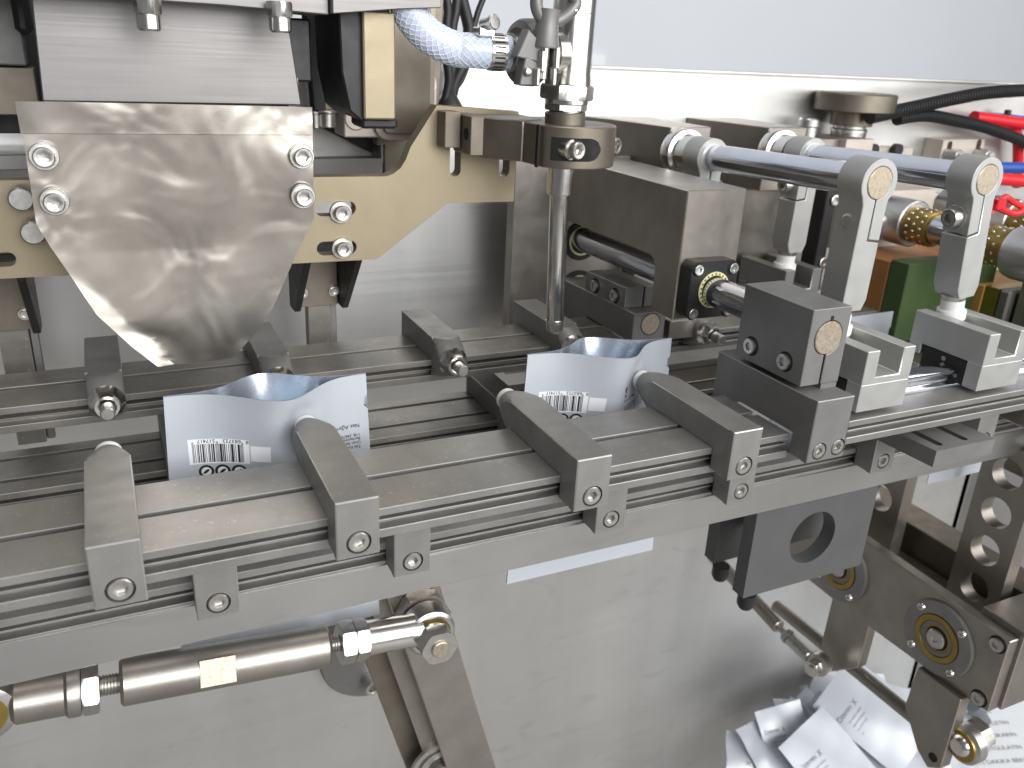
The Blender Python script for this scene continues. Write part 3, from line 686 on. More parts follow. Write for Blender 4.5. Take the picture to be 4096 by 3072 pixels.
# ================================================================== CHAMPAGNE BRACKET PLATE
t = thing('adapter_plate', 'large champagne anodised plate with slots behind the chute', 'plate', (60, 195, 67))
cv = [(162.4, 119.4), (167, 121), (171.5, 124.4), (175, 129.5), (178, 137), (195.3, 162.3)]
poly = [(-95, 121.4), (116, 119.8)] + cv + [(252.2, 159.3), (251.4, 101), (203.6, 101.3), (155.3, 66.8), (-95, 68.8)]
SL = [(129.5, 100.2, 25.5, 8.8, False), (129.5, 75.6, 25.5, 8.8, False), (-58, 79, 22, 8, False), (208.4, 135.5, 34, 7.6, True), (243.4, 134.5, 34, 7.6, True)]
part('plate', G().prism(poly, 'y', 195, 206, 0, holes=[slot2(*q) for q in SL]), GOLD, t)
for x, z in ((132.2, 98.2), (132.6, 75.6)): bolt(t, (x, 194.4, z), (0, -1, 0), 4.9, 6.4, washer=6.9)
for x, z in ((-39, 113.4), (-36, 95.6)): part('screw_head', G().cyl((x, 193, z), (x, 180, z), 6.2, .8, 28), SCREW, t)
def slide_mount(cx, label):
    t = thing('slide_mount', label, 'slide bracket', (cx, 258, 18), 'slide brackets under the champagne plate')
    part('back_plate', G().box(cx - 13.5, cx + 14.5, 262, 268, 18, 68, .4), DARKN, t)
    for s in (-1, 1):
        xa = cx + s * 15 - (4 if s < 0 else 0); 
        part('side_wing', G().prism([(268, 18), (268, 67), (212, 67), (212, 62), (252, 18)], 'x', xa, xa + 4.5, .4), BLACK, t)
    part('top_flange', G().box(cx - 19, cx + 19.5, 212, 268, 64.3, 67, .3), BLACK, t)
    for dx, dz in ((-11, 29), (11.5, 28.6)): bolt(t, (cx + dx, 261.8, dz), (0, -1, 0), 2.8, 3, washer=4)
    t2 = thing('vertical_slide', label.replace('dark bracket', 'steel slide rail').replace('holding', 'under'), 'slide rail', (cx, 262, -60), 'vertical slide rails')
    part('rail_bar', G().box(cx - 6, cx + 11, 268.5, 280, -64, 40, .5), RAILD, t2)
    part('rail_edge', G().box(cx + 11.3, cx + 16, 274, 280, -64, 40, .4), GREYS, t2)
slide_mount(131, 'dark bracket right of the chute holding two small screws')
slide_mount(-65, 'dark bracket left of the chute holding one visible screw')

# ================================================================== NOZZLE AND ITS HOLDER
def O(px, py, y=140): return at('O', px, py, 'y', y)
t = thing('filling_nozzle', 'slim bright steel filling nozzle hanging over the right pouch', 'nozzle', at('J', 50, 500, 'y', 140))
n0 = at('J', 50, 500, 'y', 140); n1 = at('J', 52, 350, 'y', 140); n2 = at('C', (1200 + 1640 * .6329) / .6329, 1225, 'y', 140); n3 = at('C', (1200 + 1652 * .6329) / .6329, 1040, 'y', 140); nk = O(1375, 1195)
ax = Vector((n2.x * .4 + n1.x * .6, 140, 0)); X0 = (n2.x + n1.x) / 2 + .3
part('nozzle_tube', G().lathe((n1.x, 140, n1.z), n2 - n1, [(5.9, -.2), (5.6, 0), (5.9, .5), (6.0, (n2 - n1).length)], 32), POL, t)
part('nozzle_tip', G().lathe((n1.x, 140, n1.z - .1), n0 - n1, [(5.7, 0), (5.6, 6.5), (4.4, 8.6), (3.6, 9.2), (3.0, 9.0), (0, 8.6)], 32), SCREW, t)
part('sleeve', G().lathe(n2 - Vector((0, 0, .2)), n3 - n2, [(7.6, 0), (8.1, .6), (8.1, (n3 - n2).length + 14)], 36), POL, t)
part('neck', G().cyl(O(1375, 1240), O(1378, 1098), 12.2, .5, 36), DARKN, t)
part('lower_hex', G().hexnut(O(1383, 1085), O(1388, 1015), 13), SCREW, t)
part('thread_ring', G().cyl(O(1384, 1104), O(1384, 1080), 10.4, .3, 30), SCREW, t)
part('upper_collar', G().cyl(O(1390, 1020), O(1393, 970), 13, .4, 36), POL, t)
h0 = O(1390, 978); h1 = O(1402, 832)
part('hex_nut', G().hexnut(h0, h1, 16.4), SCREW, t)
b0 = O(1412, 846, 142); b2 = O(1478, 0, 146)
dB = (b2 - b0).normalized()
part('nozzle_body', G().lathe(b0, dB, [(13.3, 0), (12.8, 6)], 36).lathe(b0 + dB * 5, dB, [(12.6, 0), (12.6, 34.2), (12.2, 34.5), (12.6, 34.8), (12.6, 62)], 36), POL, t)
part('side_pin', G().ball(O(1602, 640, 140), 2.6), POL, t)
# side port toward the hose
F = [O(820, 515, 141), O(880, 512, 141)]
p_c = O(1000, 520, 142); p_b = O(1400, 540, 146)
dP = (p_b - O(700, 520, 140)).normalized()
part('side_port', G().lathe(p_c + dP * 6, dP, [(11, 0), (11, 9), (13.5, 9.5), (13.5, 16), (11, 18)], 36), POL, t)
# holder
t2 = thing('nozzle_holder', 'dark bronze split clamp arm gripping the nozzle neck', 'clamp arm', (255, 160, 133))
rc = (X0 + 3.5, 143.5); rt, rb = 157.2, 133.2
poly = [(rc[0] + 29 * math.cos(R_(a)), rc[1] + 29 * math.sin(R_(a))) for a in range(-150, 61, 7)] + [(rc[0] + 8, 186), (rc[0] - 36, 186), (rc[0] - 36, 171), (rc[0] - 27, 158)]
part('clamp_ring', G().prism(poly, 'z', rb, rt, .7), DARKN, t2)
pa = O(640, 1150, 158); pb = O(920, 1590, 150)
part('split_gap', G().box(rc[0] - 28.2, rc[0] - 27.2, 128, 131, rb - .05, rt + .05, 0), HOLE, t2)
part('clamp_body', G().prism([(214.5, 166), (233, 148), (252, 160), (252, 194), (214.5, 194)], 'z', rb + .6, rt + .6, .6), DARKN, t2)
part('step_block', G().box(206.5, 216, 166, 194.4, rb + 2, rt + 1.2, .5), DARKN, t2)
part('ear_plate', G().box(195.5, 206, 181, 194.6, 138.2, 159.8, .5), DARKN, t2)
part('ear_hole', G().cyl((206.2, 173, 147.5), (206.6, 173, 147.5), 3.6, .05, 24), HOLE, t2)
bolt(t2, (214.4, 172, 147), (-1, 0, 0), 3.6, 4.5)
# dark slot patch round the ring front and its bolt
vs = []; fs = []; n = 14
for i in range(n + 1):
    a = R_(-138 + 62 * i / n); w = 6.6
    k = math.sqrt(max(0.02, 1 - max(0, (i - n * .72) / (n * .28)) ** 2)) if i > n * .72 else 1
    for sgn in (-1, 1): vs.append((rc[0] + 29.12 * math.cos(a), rc[1] + 29.12 * math.sin(a), 144.5 + sgn * w * k))
for i in range(n): fs.append((2 * i, 2 * i + 2, 2 * i + 3, 2 * i + 1))
part('slot_shade', G().quads(vs, fs), HOLE, t2)  # thin black patch on the ring paints the shade of its slot
a = R_(-122); pc = Vector((rc[0] + 24 * math.cos(a), rc[1] + 24 * math.sin(a), 144.6)); dd = Vector((.25, -1, 0)).normalized()
part('spacer_tube', G().cyl(pc, pc + dd * 7, 6.2, .4, 30), POL, t2)
bolt(t2, pc + dd * 6.5, dd, 5.0, 6.0)
a = R_(-14); pc = Vector((rc[0] + 27 * math.cos(a), rc[1] + 27 * math.sin(a), 144.6))
bolt(t2, pc, Vector((.5, -1, 0)), 5.0, 6)
# hose
hp = [at('W', *q, 'y', 152) for q in ((1560, -160), (1600, 20), (1665, 165), (1765, 285), (1900, 378), (2060, 440))] + [O(410, 495, 150), O(600, 508, 148), O(830, 520, 146)]
t = thing('hose', 'clear blue tinted braided hose curving to the nozzle', 'hose', hp[4])
gh = G().tube(hp, 9.2, 24, sub=8); hw = part('hose_wall', gh, HOSE, t)
tg = G().tube(hp, 9.32, 64, sub=8); rings = tg.rings; tg.bm.free()
g = G(); n = len(rings)
for fam in (1, -1):
    for s in range(13):
        path = [Vector(rings[i][int(s * 64 / 13 + fam * i * 1.7) % 64]) for i in range(n)]
        g.tube(path, .17, 4, sub=1)
part('braid', g, BRAID, hw)
# hose clamp
cA = O(605, 508, 148); dA = (O(830, 520, 146) - cA).normalized(); cA = O(625, 510, 148)
t = thing('hose_clamp', 'perforated steel band clamp with brass coloured screw on the hose', 'hose clamp', cA)
bd = part('band', G().lathe(cA, dA, [(9.6, 0), (10.1, 0), (10.1, 9), (9.6, 9)], 40, close=False), POL, t)
g = G(); u, v, w = frame(dA)
for k in range(22):
    th = k * 2 * math.pi / 22; c = cA + dA * 4.5 + (u * math.cos(th) + v * math.sin(th)) * 10.1
    mx = Matrix.Translation(c) @ Matrix((dA, (u * -math.sin(th) + v * math.cos(th)), u * math.cos(th) + v * math.sin(th))).transposed().to_4x4()
    g.box(-3, 3, -.45, .45, -.1, .12, 0, mx=mx)
part('band_slots', g, HOLE, bd)
s0 = O(565, 245, 145); s1 = O(655, 222, 138)
part('worm_housing', G().box(s0.x - 4, s0.x + 6, 140, 150, s0.z - 6, s0.z - 1, .8), POL, t)
part('worm_screw', G().cyl(s0, s1, 3.2, .5, 20).cyl(s1, s1 + (s1 - s0).normalized() * 3, 4.2, .6, 24), BRASS if False else SCREW, t)
# tri clamp
tc0 = O(880, 515, 146)
t = thing('sanitary_clamp', 'dark cast clamp ring with wing nut joining hose and nozzle', 'pipe clamp', tc0)
part('ferrule', G().lathe(O(815, 518, 146), dP, [(8.8, 0), (10.6, .6), (10.6, 3), (9.4, 3.6), (9.4, 9), (12.5, 10)], 32), POL, t)
part('clamp_ring', G().lathe(O(905, 515, 146), dP, [(10, 0), (13.5, -.5), (17.2, 1.2), (18.2, 3), (18.6, 10.5), (17.4, 12.6), (12, 12.6), (10, 12)], 44), DKG, t)
def slab(g, a, b, w0, w1, th, y): # tapered bar in a plane of constant y
    a, b = Vector(a), Vector(b); d = (b - a).normalized(); nrm = Vector((-d.z, 0, d.x))
    pts = [a + nrm * w0, a - nrm * w0, b - nrm * w1, b + nrm * w1]
    return g.prism([(q.x, q.z) for q in pts], 'y', y, y + th, .6)
e1 = O(930, 420, 128); e2 = O(1160, 560, 128)
part('upper_ear', slab(G(), e1, e2, 8, 3.6, 9, 124), DKG, t)
e3 = O(930, 690, 128); e4 = O(1110, 740, 128)
part('lower_ear', slab(G(), e3, e4, 8, 5.4, 9, 124), DKG, t)
c = O(1010, 705, 123); part('rivet', G().lathe(c, (0, -1, 0), [(2.4, 0), (2.4, .8), (1.6, 1.6), (0, 1.9)], 20), SCREW, t)
part('eye_bolt', G().cyl(O(1150, 780, 126), O(1180, 460, 126), 2.9, .4, 20), POL, t)
for px in (1150, 1290):
    c = O(px, 600 if px < 1200 else 570, 122); part('lug', G().box(c.x - 1.6, c.x + 1.6, 120, 130, c.z - 6, c.z + 6, .8), SCREW, t)
for px in (1100, 1260):
    c = O(px, 745, 122); part('lug', G().box(c.x - 1.4, c.x + 1.4, 120, 130, c.z - 5.5, c.z + 4.5, .8), SCREW, t)
w0 = O(1180, 470, 126); w1 = O(1195, 300, 126); w2 = O(1225, 170, 126)
part('wing_nut_stem', G().lathe(w0, w1 - w0, [(7.6, 0), (7.8, 1), (6.6, 9), (6.2, 14), (7.0, 20)], 32), ANO if False else DKG, t)
lp = [O(1210, 215, 126), O(1130, 150, 126), O(1095, 40, 126), O(1120, -80, 126), O(1230, -160, 126), O(1380, -120, 126), O(1480, 10, 126), O(1440, 100, 126), O(1330, 190, 126), O(1225, 225, 126)]
part('wing_loop', G().tube(lp, 3.6, 14, sub=6), DKG, t)
part('wing_pin', G().ball(O(1475, 105, 124), 1.9), POL, t)
# black cables at the back
t0 = 0
for k, (pts, r, lab) in enumerate(((((200, -60), (225, 100), (215, 260), (240, 420), (220, 600), (235, 800), (190, 1010)), 3.4, 'thick black cable dropping behind the hose, nearest the housing'), (((320, -60), (300, 120), (270, 300), (300, 520), (250, 760), (240, 1000)), 3.6, 'black cable with a slight bend, second from the housing'), (((350, -60), (380, 60), (420, 220), (430, 330), (390, 600), (290, 820), (250, 1010)), 4.6, 'thickest black cable bowing right behind the hose'), (((590, -60), (520, 120), (480, 260), (400, 480), (330, 700), (230, 900)), 2.4, 'thin black cable slanting from top right behind the hose'), (((470, 300), (430, 600), (370, 780), (290, 890), (220, 960)), 1.7, 'thinnest black cable curving below the hose'))):
    pp = [at('O', *q, 'y', 318 + 4 * k) for q in pts]
    single('cable', G().tube(pp, r, 12), RUB, lab, 'cable', pp[-1], 'black cables behind the hose')
c = at('O', 240, 1000, 'y', 320); single('cable_gland', G().lathe(c - Vector((0, 0, 14)), (0, 0, 1), [(12, 0), (11, 10), (6, 18), (3, 22)], 24), RUB, 'black rubber cable gland where the cables meet behind the plate', 'gland', c)

# ================================================================== RIGHT BACKGROUND: KNOB, WALL BRACKETS, CONDUITS, TUBES
t = thing('adjusting_knob', 'large knurled brown adjusting knob on the panel bracket', 'knob', (672, 318, 100))
kx, ky = 672, 316
kn = lambda i, th: 1 + (.009 if i in (2, 3) and int(round(th / (2 * math.pi / 180))) % 2 else 0)
part('knob_head', G().lathe((kx, ky, 154.8), (0, 0, 1), [(20, 0), (36.5, .3), (37.6, 1.2), (37.6, 16), (36.4, 17.2), (0, 17.4)], 180, kn), DARKN, t)
part('knob_stem', G().cyl((kx, ky, 141.5), (kx, ky, 154.6), 20, .6, 36), DARKN, t)
part('lock_thread', G().lathe((kx - 1, ky, 131), (0, 0, 1), [(16.5, 0), (17.2, .8), (16.2, 1.7), (17.2, 2.6), (16.2, 3.6), (17.2, 4.6), (17.2, 7), (15.4, 8), (15.4, 11)], 36), SCREW, t)
t = thing('knob_bracket', 'pale brown block carrying the knurled knob', 'bracket', (660, 320, 92))
part('front_block', G().box(651, 687, 297, 340, 92, 130.5, .6), CREAM, t)
part('side_block', G().box(628, 650.6, 305, 340, 92, 130.0, .6), NICK, t)
part('small_post', G().lathe((624, 322, 129), (0, 0, 1), [(9, 0), (9, 10), (10, 11), (10, 17), (9, 18.5), (0, 18.5)], 28), STEEL, t)
t = thing('wall_bracket', 'low panel bracket with two dark screw heads behind the swing rod', 'bracket', (740, 338, 96), 'panel brackets behind the swing rods')
part('bracket_body', G().box(704, 778, 326, 344.6, 96, 118.5, .6), CREAM, t)
for px in (795, 1010):
    c = at('N', px, 768, 'y', 326); part('screw_head', G().cyl((c.x + 6, 325.6, c.z), (c.x + 6, 318, c.z), 6.2, .6, 20), BLACK, t)
t = thing('wall_bracket', 'panel bracket with two slots and pins right of the knob', 'bracket', (860, 338, 92), 'panel brackets behind the swing rods')
p = [at('Y', *q, 'y', 322) for q in ((1030, 960), (1640, 945), (1600, 1190), (970, 1215))]
part('bracket_body', G().prism([(p[0].x, p[0].z), (p[3].x, p[3].z - 4), (p[2].x, p[2].z - 4), (p[1].x, p[1].z)], 'y', 322, 344.6, .6, holes=[slot2(*(lambda c: (c.x, c.z))(at('Y', px, py, 'y', 322)), 17, 7.5, True) for px, py in ((1105, 1095), (1535, 1065))]), CREAM, t)
for a, b in (((1080, 1165), (1205, 1195)), ((1520, 1160), (1640, 1185))):
    c = at('Y', *a, 'y', 321); part('slot_pin', G().cyl((c.x, 322.5, c.z), (c.x + 1, 306, c.z), 6.2, .8, 24).cyl((c.x + 1, 306.2, c.z), (c.x + 1, 303, c.z), 4, .4, 20), STEEL, t)
def conduit(pts, y, r, label):
    pp = [at('Y', *q, 'y', y + 3 * i) for i, q in enumerate(pts)]
    pre = G().tube(pp, r, 6, sub=24); ln = sum((a - b).length for a, b in zip(pre.pts, pre.pts[1:])); pre.bm.free()
    # resample evenly, three rings a rib
    src = pre.pts; N = int(ln / 1.0); acc = 0; res = [src[0]]; step = ln / N; need = step
    for a, b in zip(src, src[1:]):
        L_ = (b - a).length
        while acc + L_ >= need - 1e-9 and len(res) <= N:
            res.append(a + (b - a) * ((need - acc) / L_)); need += step
        acc += L_
    g = G().tube(res, r, 16, rad=lambda i: r * (1.0 if i % 4 in (0, 1) else .74), sub=1)
    return single('corrugated_conduit', g, RUB, label, 'conduit', res[0], 'black corrugated conduits at the upper right')
conduit([(-60, 620), (150, 575), (420, 515), (760, 440), (1200, 345), (1650, 265), (2212, 225), (2500, 215)], 285, 6.6, 'upper black corrugated conduit rising to the right edge')
conduit([(340, 650), (560, 610), (820, 600), (1200, 670), (1600, 760), (1950, 880), (2212, 985), (2450, 1100)], 296, 6.2, 'lower black corrugated conduit dropping to the right edge')
def tube(pts, y, r, m, label, grp, dy=0):
    pp = [at('Y', *q, 'y', y + dy * i) for i, q in enumerate(pts)]
    return single('air_tube', G().tube(pp, r, 14, sub=5), m, label, 'air tube', pp[0], grp)
GT = 'coloured air tubes at the right edge'
tube([(1470, 622), (1800, 665), (2212, 720), (2600, 770)], 322, 6.6, RED, 'red air tube running flat below the conduits', GT)
tube([(1900, 720), (2060, 800), (2120, 950), (2125, 1200), (2120, 1480), (2115, 1640)], 330, 5.8, RED, 'red air tube hanging straight down at the right edge', GT)
tube([(1750, 1520), (1900, 1535), (2212, 1565), (2500, 1580)], 200, 5.6, RED, 'red air tube crossing behind the right lever eye', GT)
tube([(1750, 1368), (1900, 1368), (2212, 1368), (2500, 1360)], 230, 5.4, BLUE, 'blue air tube crossing behind the right lever eye', GT)
tube([(1700, 600), (1900, 612), (2212, 650), (2400, 680)], 335, 3.4, BLUE, 'thin blue air tube above the flat red tube', GT)
q0 = at('Y', 1950, 640, 'y', 331); single('tube_fitting', G().lathe(q0 + Vector((0, 0, -6)), (0, 0, 1), [(5, 0), (5, 9), (3.6, 11), (3.6, 15), (0, 15.5)], 18), BLACK, 'small dark fitting on top of the thin blue tube', 'fitting', q0)
# guide posts with ball cages
def post(px, pz, ys, rs, label, x=643):
    t = thing('guide_post', label, 'guide post', (x, ys[0], pz), 'die set guide posts')
    d = (0, 1, 0)
    part('post_shaft', G().cyl((x, ys[0] - 30, pz), (x, ys[3] + 40, pz), rs[0], .5, 36), CHR, t)
    part('sleeve', G().lathe((x, ys[2], pz), d, [(rs[1], 0), (rs[2] - 1.2, 0), (rs[2], 1), (rs[2], ys[3] - ys[2])], 40), STEEL, t)
    cg = part('cage', G().lathe((x, ys[1], pz), d, [(rs[0] + .3, 0), (rs[1] - .6, 0), (rs[1] - .3, .5), (rs[1] - .3, ys[2] - ys[1] + 2), (rs[0] + .3, ys[2] - ys[1] + 2)], 40, close=False), BRASS, t)
    g = G(); rows = max(2, int((ys[2] - ys[1]) / 7))
    for j in range(rows):
        for k in range(16):
            a = (k + .5 * (j % 2)) * 2 * math.pi / 16
            g.ball((x + (rs[1] - 1.0) * math.cos(a), ys[1] + 4 + j * 7, pz + (rs[1] - 1.0) * math.sin(a)), 1.5, 10)
    part('ball', g, POL, cg)
    return t
post(643, 69.5, (118, 172, 194, 262), (12.6, 16.0, 20.5), 'guide post with brass ball cage between the two front levers')
t = thing('guide_bush', 'front sleeve with brass ball cage right of the right lever', 'guide bush', (643, 95, 70), 'die set guide posts')
part('sleeve', G().lathe((644, 99, 67), (0, -1, 0), [(15.6, 0), (20.0, 1.5), (21, 6), (21, 41)], 44), STEEL, t)
cg = part('cage', G().lathe((643.6, 119, 68), (0, -1, 0), [(12.9, 0), (15.8, 0), (15.8, 21), (12.9, 21)], 40, close=False), BRASS, t)
g = G()
for j in range(2):
    for k in range(14):
        a = (k + .5 * j) * 2 * math.pi / 14; g.ball((643.6 + 15 * math.cos(a), 113 - j * 6.5, 68 + 15 * math.sin(a)), 1.5, 10)
part('ball', g, POL, cg)
p = at('H', 2060, 600, 'x', 760)
t = post(760, p.z - 4, (p.y - 50, p.y - 26, p.y - 8, p.y + 70), (12.6, 16.0, 20.5), 'guide post behind the red cable tie at the right edge', 760)
# zip tie
zp = [at('H', *q, 'y', 96) for q in ((1835, 560), (1870, 490), (1960, 400), (2010, 385), (2090, 440), (2201, 500), (2260, 540))]
zq = [at('H', *q, 'y', 94) for q in ((1860, 480), (1960, 520), (2060, 560), (2140, 555), (2210, 510))]
t = thing('cable_tie', 'red plastic cable tie looped beside the right lever', 'cable tie', zp[2])
part('strap_loop', G().tube(zp, 2.4, 8), RED, t); part('strap_tail', G().tube(zq, 2.6, 8), RED, t)
c = at('H', 1905, 460, 'y', 95); part('tie_head', G().box(c.x - 5, c.x + 5, 91, 99, c.z - 4, c.z + 4, .8), RED, t)
# die blocks
q0 = at('H', 780, 290, 'y', 232)
t = thing('die_plate', 'tan die plate behind the ball cage post', 'die plate', (650, 232, 60))
part('plate_body', G().box(596, 704, 228, 300, 40, q0.z - 1, .6), CREAM, t)
a = at('H', 540, 1030, 'x', 600); b = at('H', 725, 1095, 'x', 600)
single('sealing_jaw', G().box(600, 720, b.y, a.y + 30, -20, b.z, .8), ORNG, 'orange brown painted sealing jaw behind the green block', 'sealing jaw', (650, b.y, -20), 'painted sealing jaws')
c = at('H', 940, 1132, 'x', 600)
single('sealing_jaw', G().box(600, 712, c.y, b.y - .6, -24, c.z + .5, .8), GREEN, 'green painted sealing jaw between the two levers', 'sealing jaw', (650, c.y, -24), 'painted sealing jaws')
d0 = at('H', 1700, 1335, 'x', 690); d1 = at('H', 1770, 1365, 'x', 690); d2 = at('H', 1925, 1402, 'x', 690); d3 = at('H', 2060, 1432, 'x', 690)
single('sealing_jaw', G().box(690, 790, d1.y, d0.y + 34, -30, d1.z, .8), ORNG2, 'amber painted sealing jaw right of the right lever', 'sealing jaw', (730, d1.y, -30), 'painted sealing jaws')
single('brass_shim', G().box(691, 770, d2.y, d1.y - .5, -30, d2.z, .4), BRASS, 'dull brass shim block next to the amber jaw', 'shim', (730, d2.y, -30))
single('steel_jaw', G().box(690, 780, d3.y, d2.y - .5, -30, d3.z, 2), GREYS, 'grey steel jaw with rounded corner next to the brass shim', 'jaw', (730, d3.y, -30))
single('end_block', G().box(696, 790, d3.y - 62, d3.y - 3, -30, 66, 1), NICK, 'large brown block at the right edge above the U block', 'block', (740, d3.y - 60, -30))
single('jaw_bed', G().box(596, 800, 20, 330, -46, -30.6, .8), NICK, 'brown steel bed plate under the painted jaws', 'plate', (700, 170, -46))

# ================================================================== LOWER LINKAGE
t = thing('tie_rod', 'thick brown tie rod with rod ends and a milled flat', 'tie rod', (30, 70, -130))
a = Vector((-22.3, 70, -117.2)); b = Vector((86.4, 70, -125.8)); d = (b - a).normalized()
L_ = (b - a).length
rb_ = part('rod_body', G().lathe(a, d, [(10.6, 0), (12.2, 1.6), (12.2, L_ - 1.6), (10.6, L_)], 48), NICK, t)
fa = a + d * 38.6; up = Vector((0, -1, .42)).normalized()
g = G(); u = d; v = up.cross(u).normalized(); mx = Matrix.Translation(fa + up * 11.2) @ Matrix((u, v, up)).transposed().to_4x4()
part('milled_flat', g.box(0, 18.4, -7.2, 7.2, -.8, 1.15, .15, mx=mx), BRASSC, rb_)
def thread(g, p, d, r, n, pitch=1.5):
    prof = []
    for i in range(n): prof += [(r, i * pitch), (r * .84, i * pitch + pitch * .5)]
    return g.lathe(p, d, prof, 24)
part('left_thread', thread(G(), a, -d, 5.6, 7), SCREW, t)
part('left_nut', G().hexnut(a - d * 9.6, a - d * 17.4, 13.4), SCREW, t)
part('left_rod_end', G().lathe(a - d * 17.8, -d, [(12.4, 0), (12.9, 1), (12.9, 6), (11.2, 7.5), (11.2, 29), (9, 31)], 36), NICK, t)
e0 = a - d * 62
part('left_eye', G().lathe(e0 + Vector((0, 7, 0)), (0, -1, 0), [(14, 0), (16.5, 1), (16.5, 13), (14.6, 14)], 36), SCREW, t)
part('left_eye_bush', G().lathe(e0 - Vector((0, 6.9, 0)), (0, -1, 0), [(12.4, 0), (12.4, .5), (0, .5)], 32), BRASS, t)
part('right_thread', thread(G(), b, d, 5.0, 6), SCREW, t)
part('right_nut', G().hexnut(b + d * 6.5, b + d * 14.6, 12.6), SCREW, t)
part('right_collar', G().hexnut(b + d * 15.1, b + d * 22.5, 12.4), SCREW, t)
part('right_rod_end', G().lathe(b + d * 22.3, d, [(10.4, 0), (10.2, 2), (9.9, 24), (10.4, 33)], 36), POL, t)
e1 = at('V', 985, 430, 'y', 64); e1 = Vector((e1.x, 70, e1.z - .8))
part('right_eye', G().lathe(e1 + Vector((0, 9, 0)), (0, -1, 0), [(13, 0), (15.4, 1.4), (15.4, 13.6), (13.6, 15), (11.8, 15), (11.8, 13.5), (0, 13)], 44), SCREW, t)
part('right_eye_bush', G().lathe(e1 - Vector((0, 5.2, 0)), (0, -1, 0), [(9.9, 0), (11.7, 0), (11.4, .9), (9.9, .9)], 36, close=False), BRASS, t)
part('right_ball', G().lathe(e1 - Vector((0, 3, 0)), (0, -1, 0), [(9.8, 0), (9.4, 3.5), (7.8, 6.2)], 36), POL, t)
nb = at('V', 1075, 535, 'y', 52)
nx, nz = e1.x + .3, e1.z - .2
part('end_nut', G().hexnut((nx, 60.4, nz), (nx, 51, nz), 12.0), SCREW, t)
part('stud_end', G().lathe((nx, 51.2, nz), (0, -1, 0), [(6.6, -.1), (6.6, .1), (5.6, .1), (5.4, 1.4), (4.8, 1.8), (0, 1.8)], 30), BRASSC, t)
part('back_nut', G().hexnut((nx, 88.5, nz), (nx, 80, nz), 18.5), NICK, t)
bx = Vector((.263, 0, -.965)); bn = Vector((.965, 0, .263))
t = thing('rocker_arm', 'long flat brown lever slanting down from the tie rod eye', 'lever arm', (190, 96, -300))
c = Vector((nx, 0, nz))
def bar(g, c, w0, w1, l0, l1, y0, y1, r=.6):
    pts = [c + bn * w0 + bx * l0, c - bn * w1 + bx * l0, c - bn * w1 + bx * l1, c + bn * w0 + bx * l1]
    return g.prism([(q.x, q.z) for q in pts], 'y', y0, y1, r)
part('front_bar', bar(G(), c, 17.5, 15.5, -24, 190, 89, 104), NICK, t)
ci = c + bx * 4
part('rear_bar', bar(G(), ci, -6, 40, -26, 210, 116.4, 126), DARKN, t)
part('middle_bar', bar(G(), ci, 8, 26, -26, 210, 104.3, 116), NICK, t)
q = at('V', 1000, 1600, 'y', 104)
part('pivot_ring', G().lathe((q.x + 5, 104.1, q.z - 6), (0, -1, 0), [(23, 0), (23, 3), (19.6, 3), (19.6, 1), (17.5, 1), (17.5, 4), (12.5, 4), (12.5, 1), (9, 1), (8, 9), (0, 9)], 40), SCREW, t)
t = thing('shaft_flange', 'round steel flange with two cap screws on the panel behind the tie rod', 'flange', (200, 338, -365))
q = at('V', 440, 560, 'y', 338)
part('flange_disc', G().lathe((q.x, 344.6, q.z), (0, -1, 0), [(54, 0), (54, 10), (52.5, 12), (0, 12)], 56), GREYS, t)
for px, py in ((400, 300), (425, 890)):
    s = at('V', px, py, 'y', 325); bolt(t, (s.x, 333.5, s.z), (0, -1, 0), 8, 16)

# ================================================================== PLATES AND FRAME AT THE LOWER RIGHT
def hole_plate(x0, y0, label):
    t = thing('holed_plate', label, 'plate', (x0 + 58, y0, -166), 'grey plates hanging below the beam')
    poly = [(x0, -166.3), (x0 + 115.8, -165.6), (x0 + 115.8, -60), (x0, -60)]
    part('plate_body', G().prism(poly, 'y', y0, y0 + 12, 0, holes=[circ(x0 + 58, -127.8, 21.6, 56)]), PLATE, t)
    return t
hole_plate(386.3, 60, 'grey rectangular plate with big round hole under the beam')
hole_plate(395, 105, 'darker twin plate behind the grey holed plate')
t = thing('slotted_bracket', 'dark flat bracket with two long slots sticking out under the rail', 'bracket', (475, -16, -33))
part('bracket_body', G().prism([(449, -16), (503.4, -16), (500.5, 46), (446.5, 46)], 'z', -33.2, -22, 0, holes=[slot2(459.5, 12, 46, 5.4, True), slot2(482.5, 12, 46, 5.4, True)]), DKG, t)
# perforated uprights
def perf(x, y0, y1, zs, zb, zt, label, th=14, r=13.4):
    t = thing('perforated_upright', label, 'frame post', (x, (y0 + y1) / 2, zb), 'perforated steel uprights')
    part('upright_body', G().prism([(y0, zb), (y1, zb), (y1, zt), (y0, zt)], 'x', x, x + th, 0, holes=[circ((y0 + y1) / 2, z, r, 36) for z in zs]), NICK, t)
perf(640, 28, 75, (-70.5, -106.4, -142.6, -179.0, -216.2), -240, -20, 'nearest perforated upright with five round holes at right')
perf(640, 139, 186, (-78, -114, -150, -187), -240, -20, 'perforated upright half hidden behind the grey holed plate')
perf(770, 86, 140, (-92, -140), -165, -20, 'short perforated post seen in the gap beside the pouch bottom', 12, 15)
single('frame_beam', G().box(668, 704, -40, 300, -262, -212, .8), DARKN, 'dark steel frame beam running back behind the uprights', 'beam', (686, 130, -262))
single('foot_block', G().box(636, 664, -10, 290, -264, -240.5, .6), NICK, 'brown steel foot bar under the perforated uprights', 'bar', (650, 140, -264))
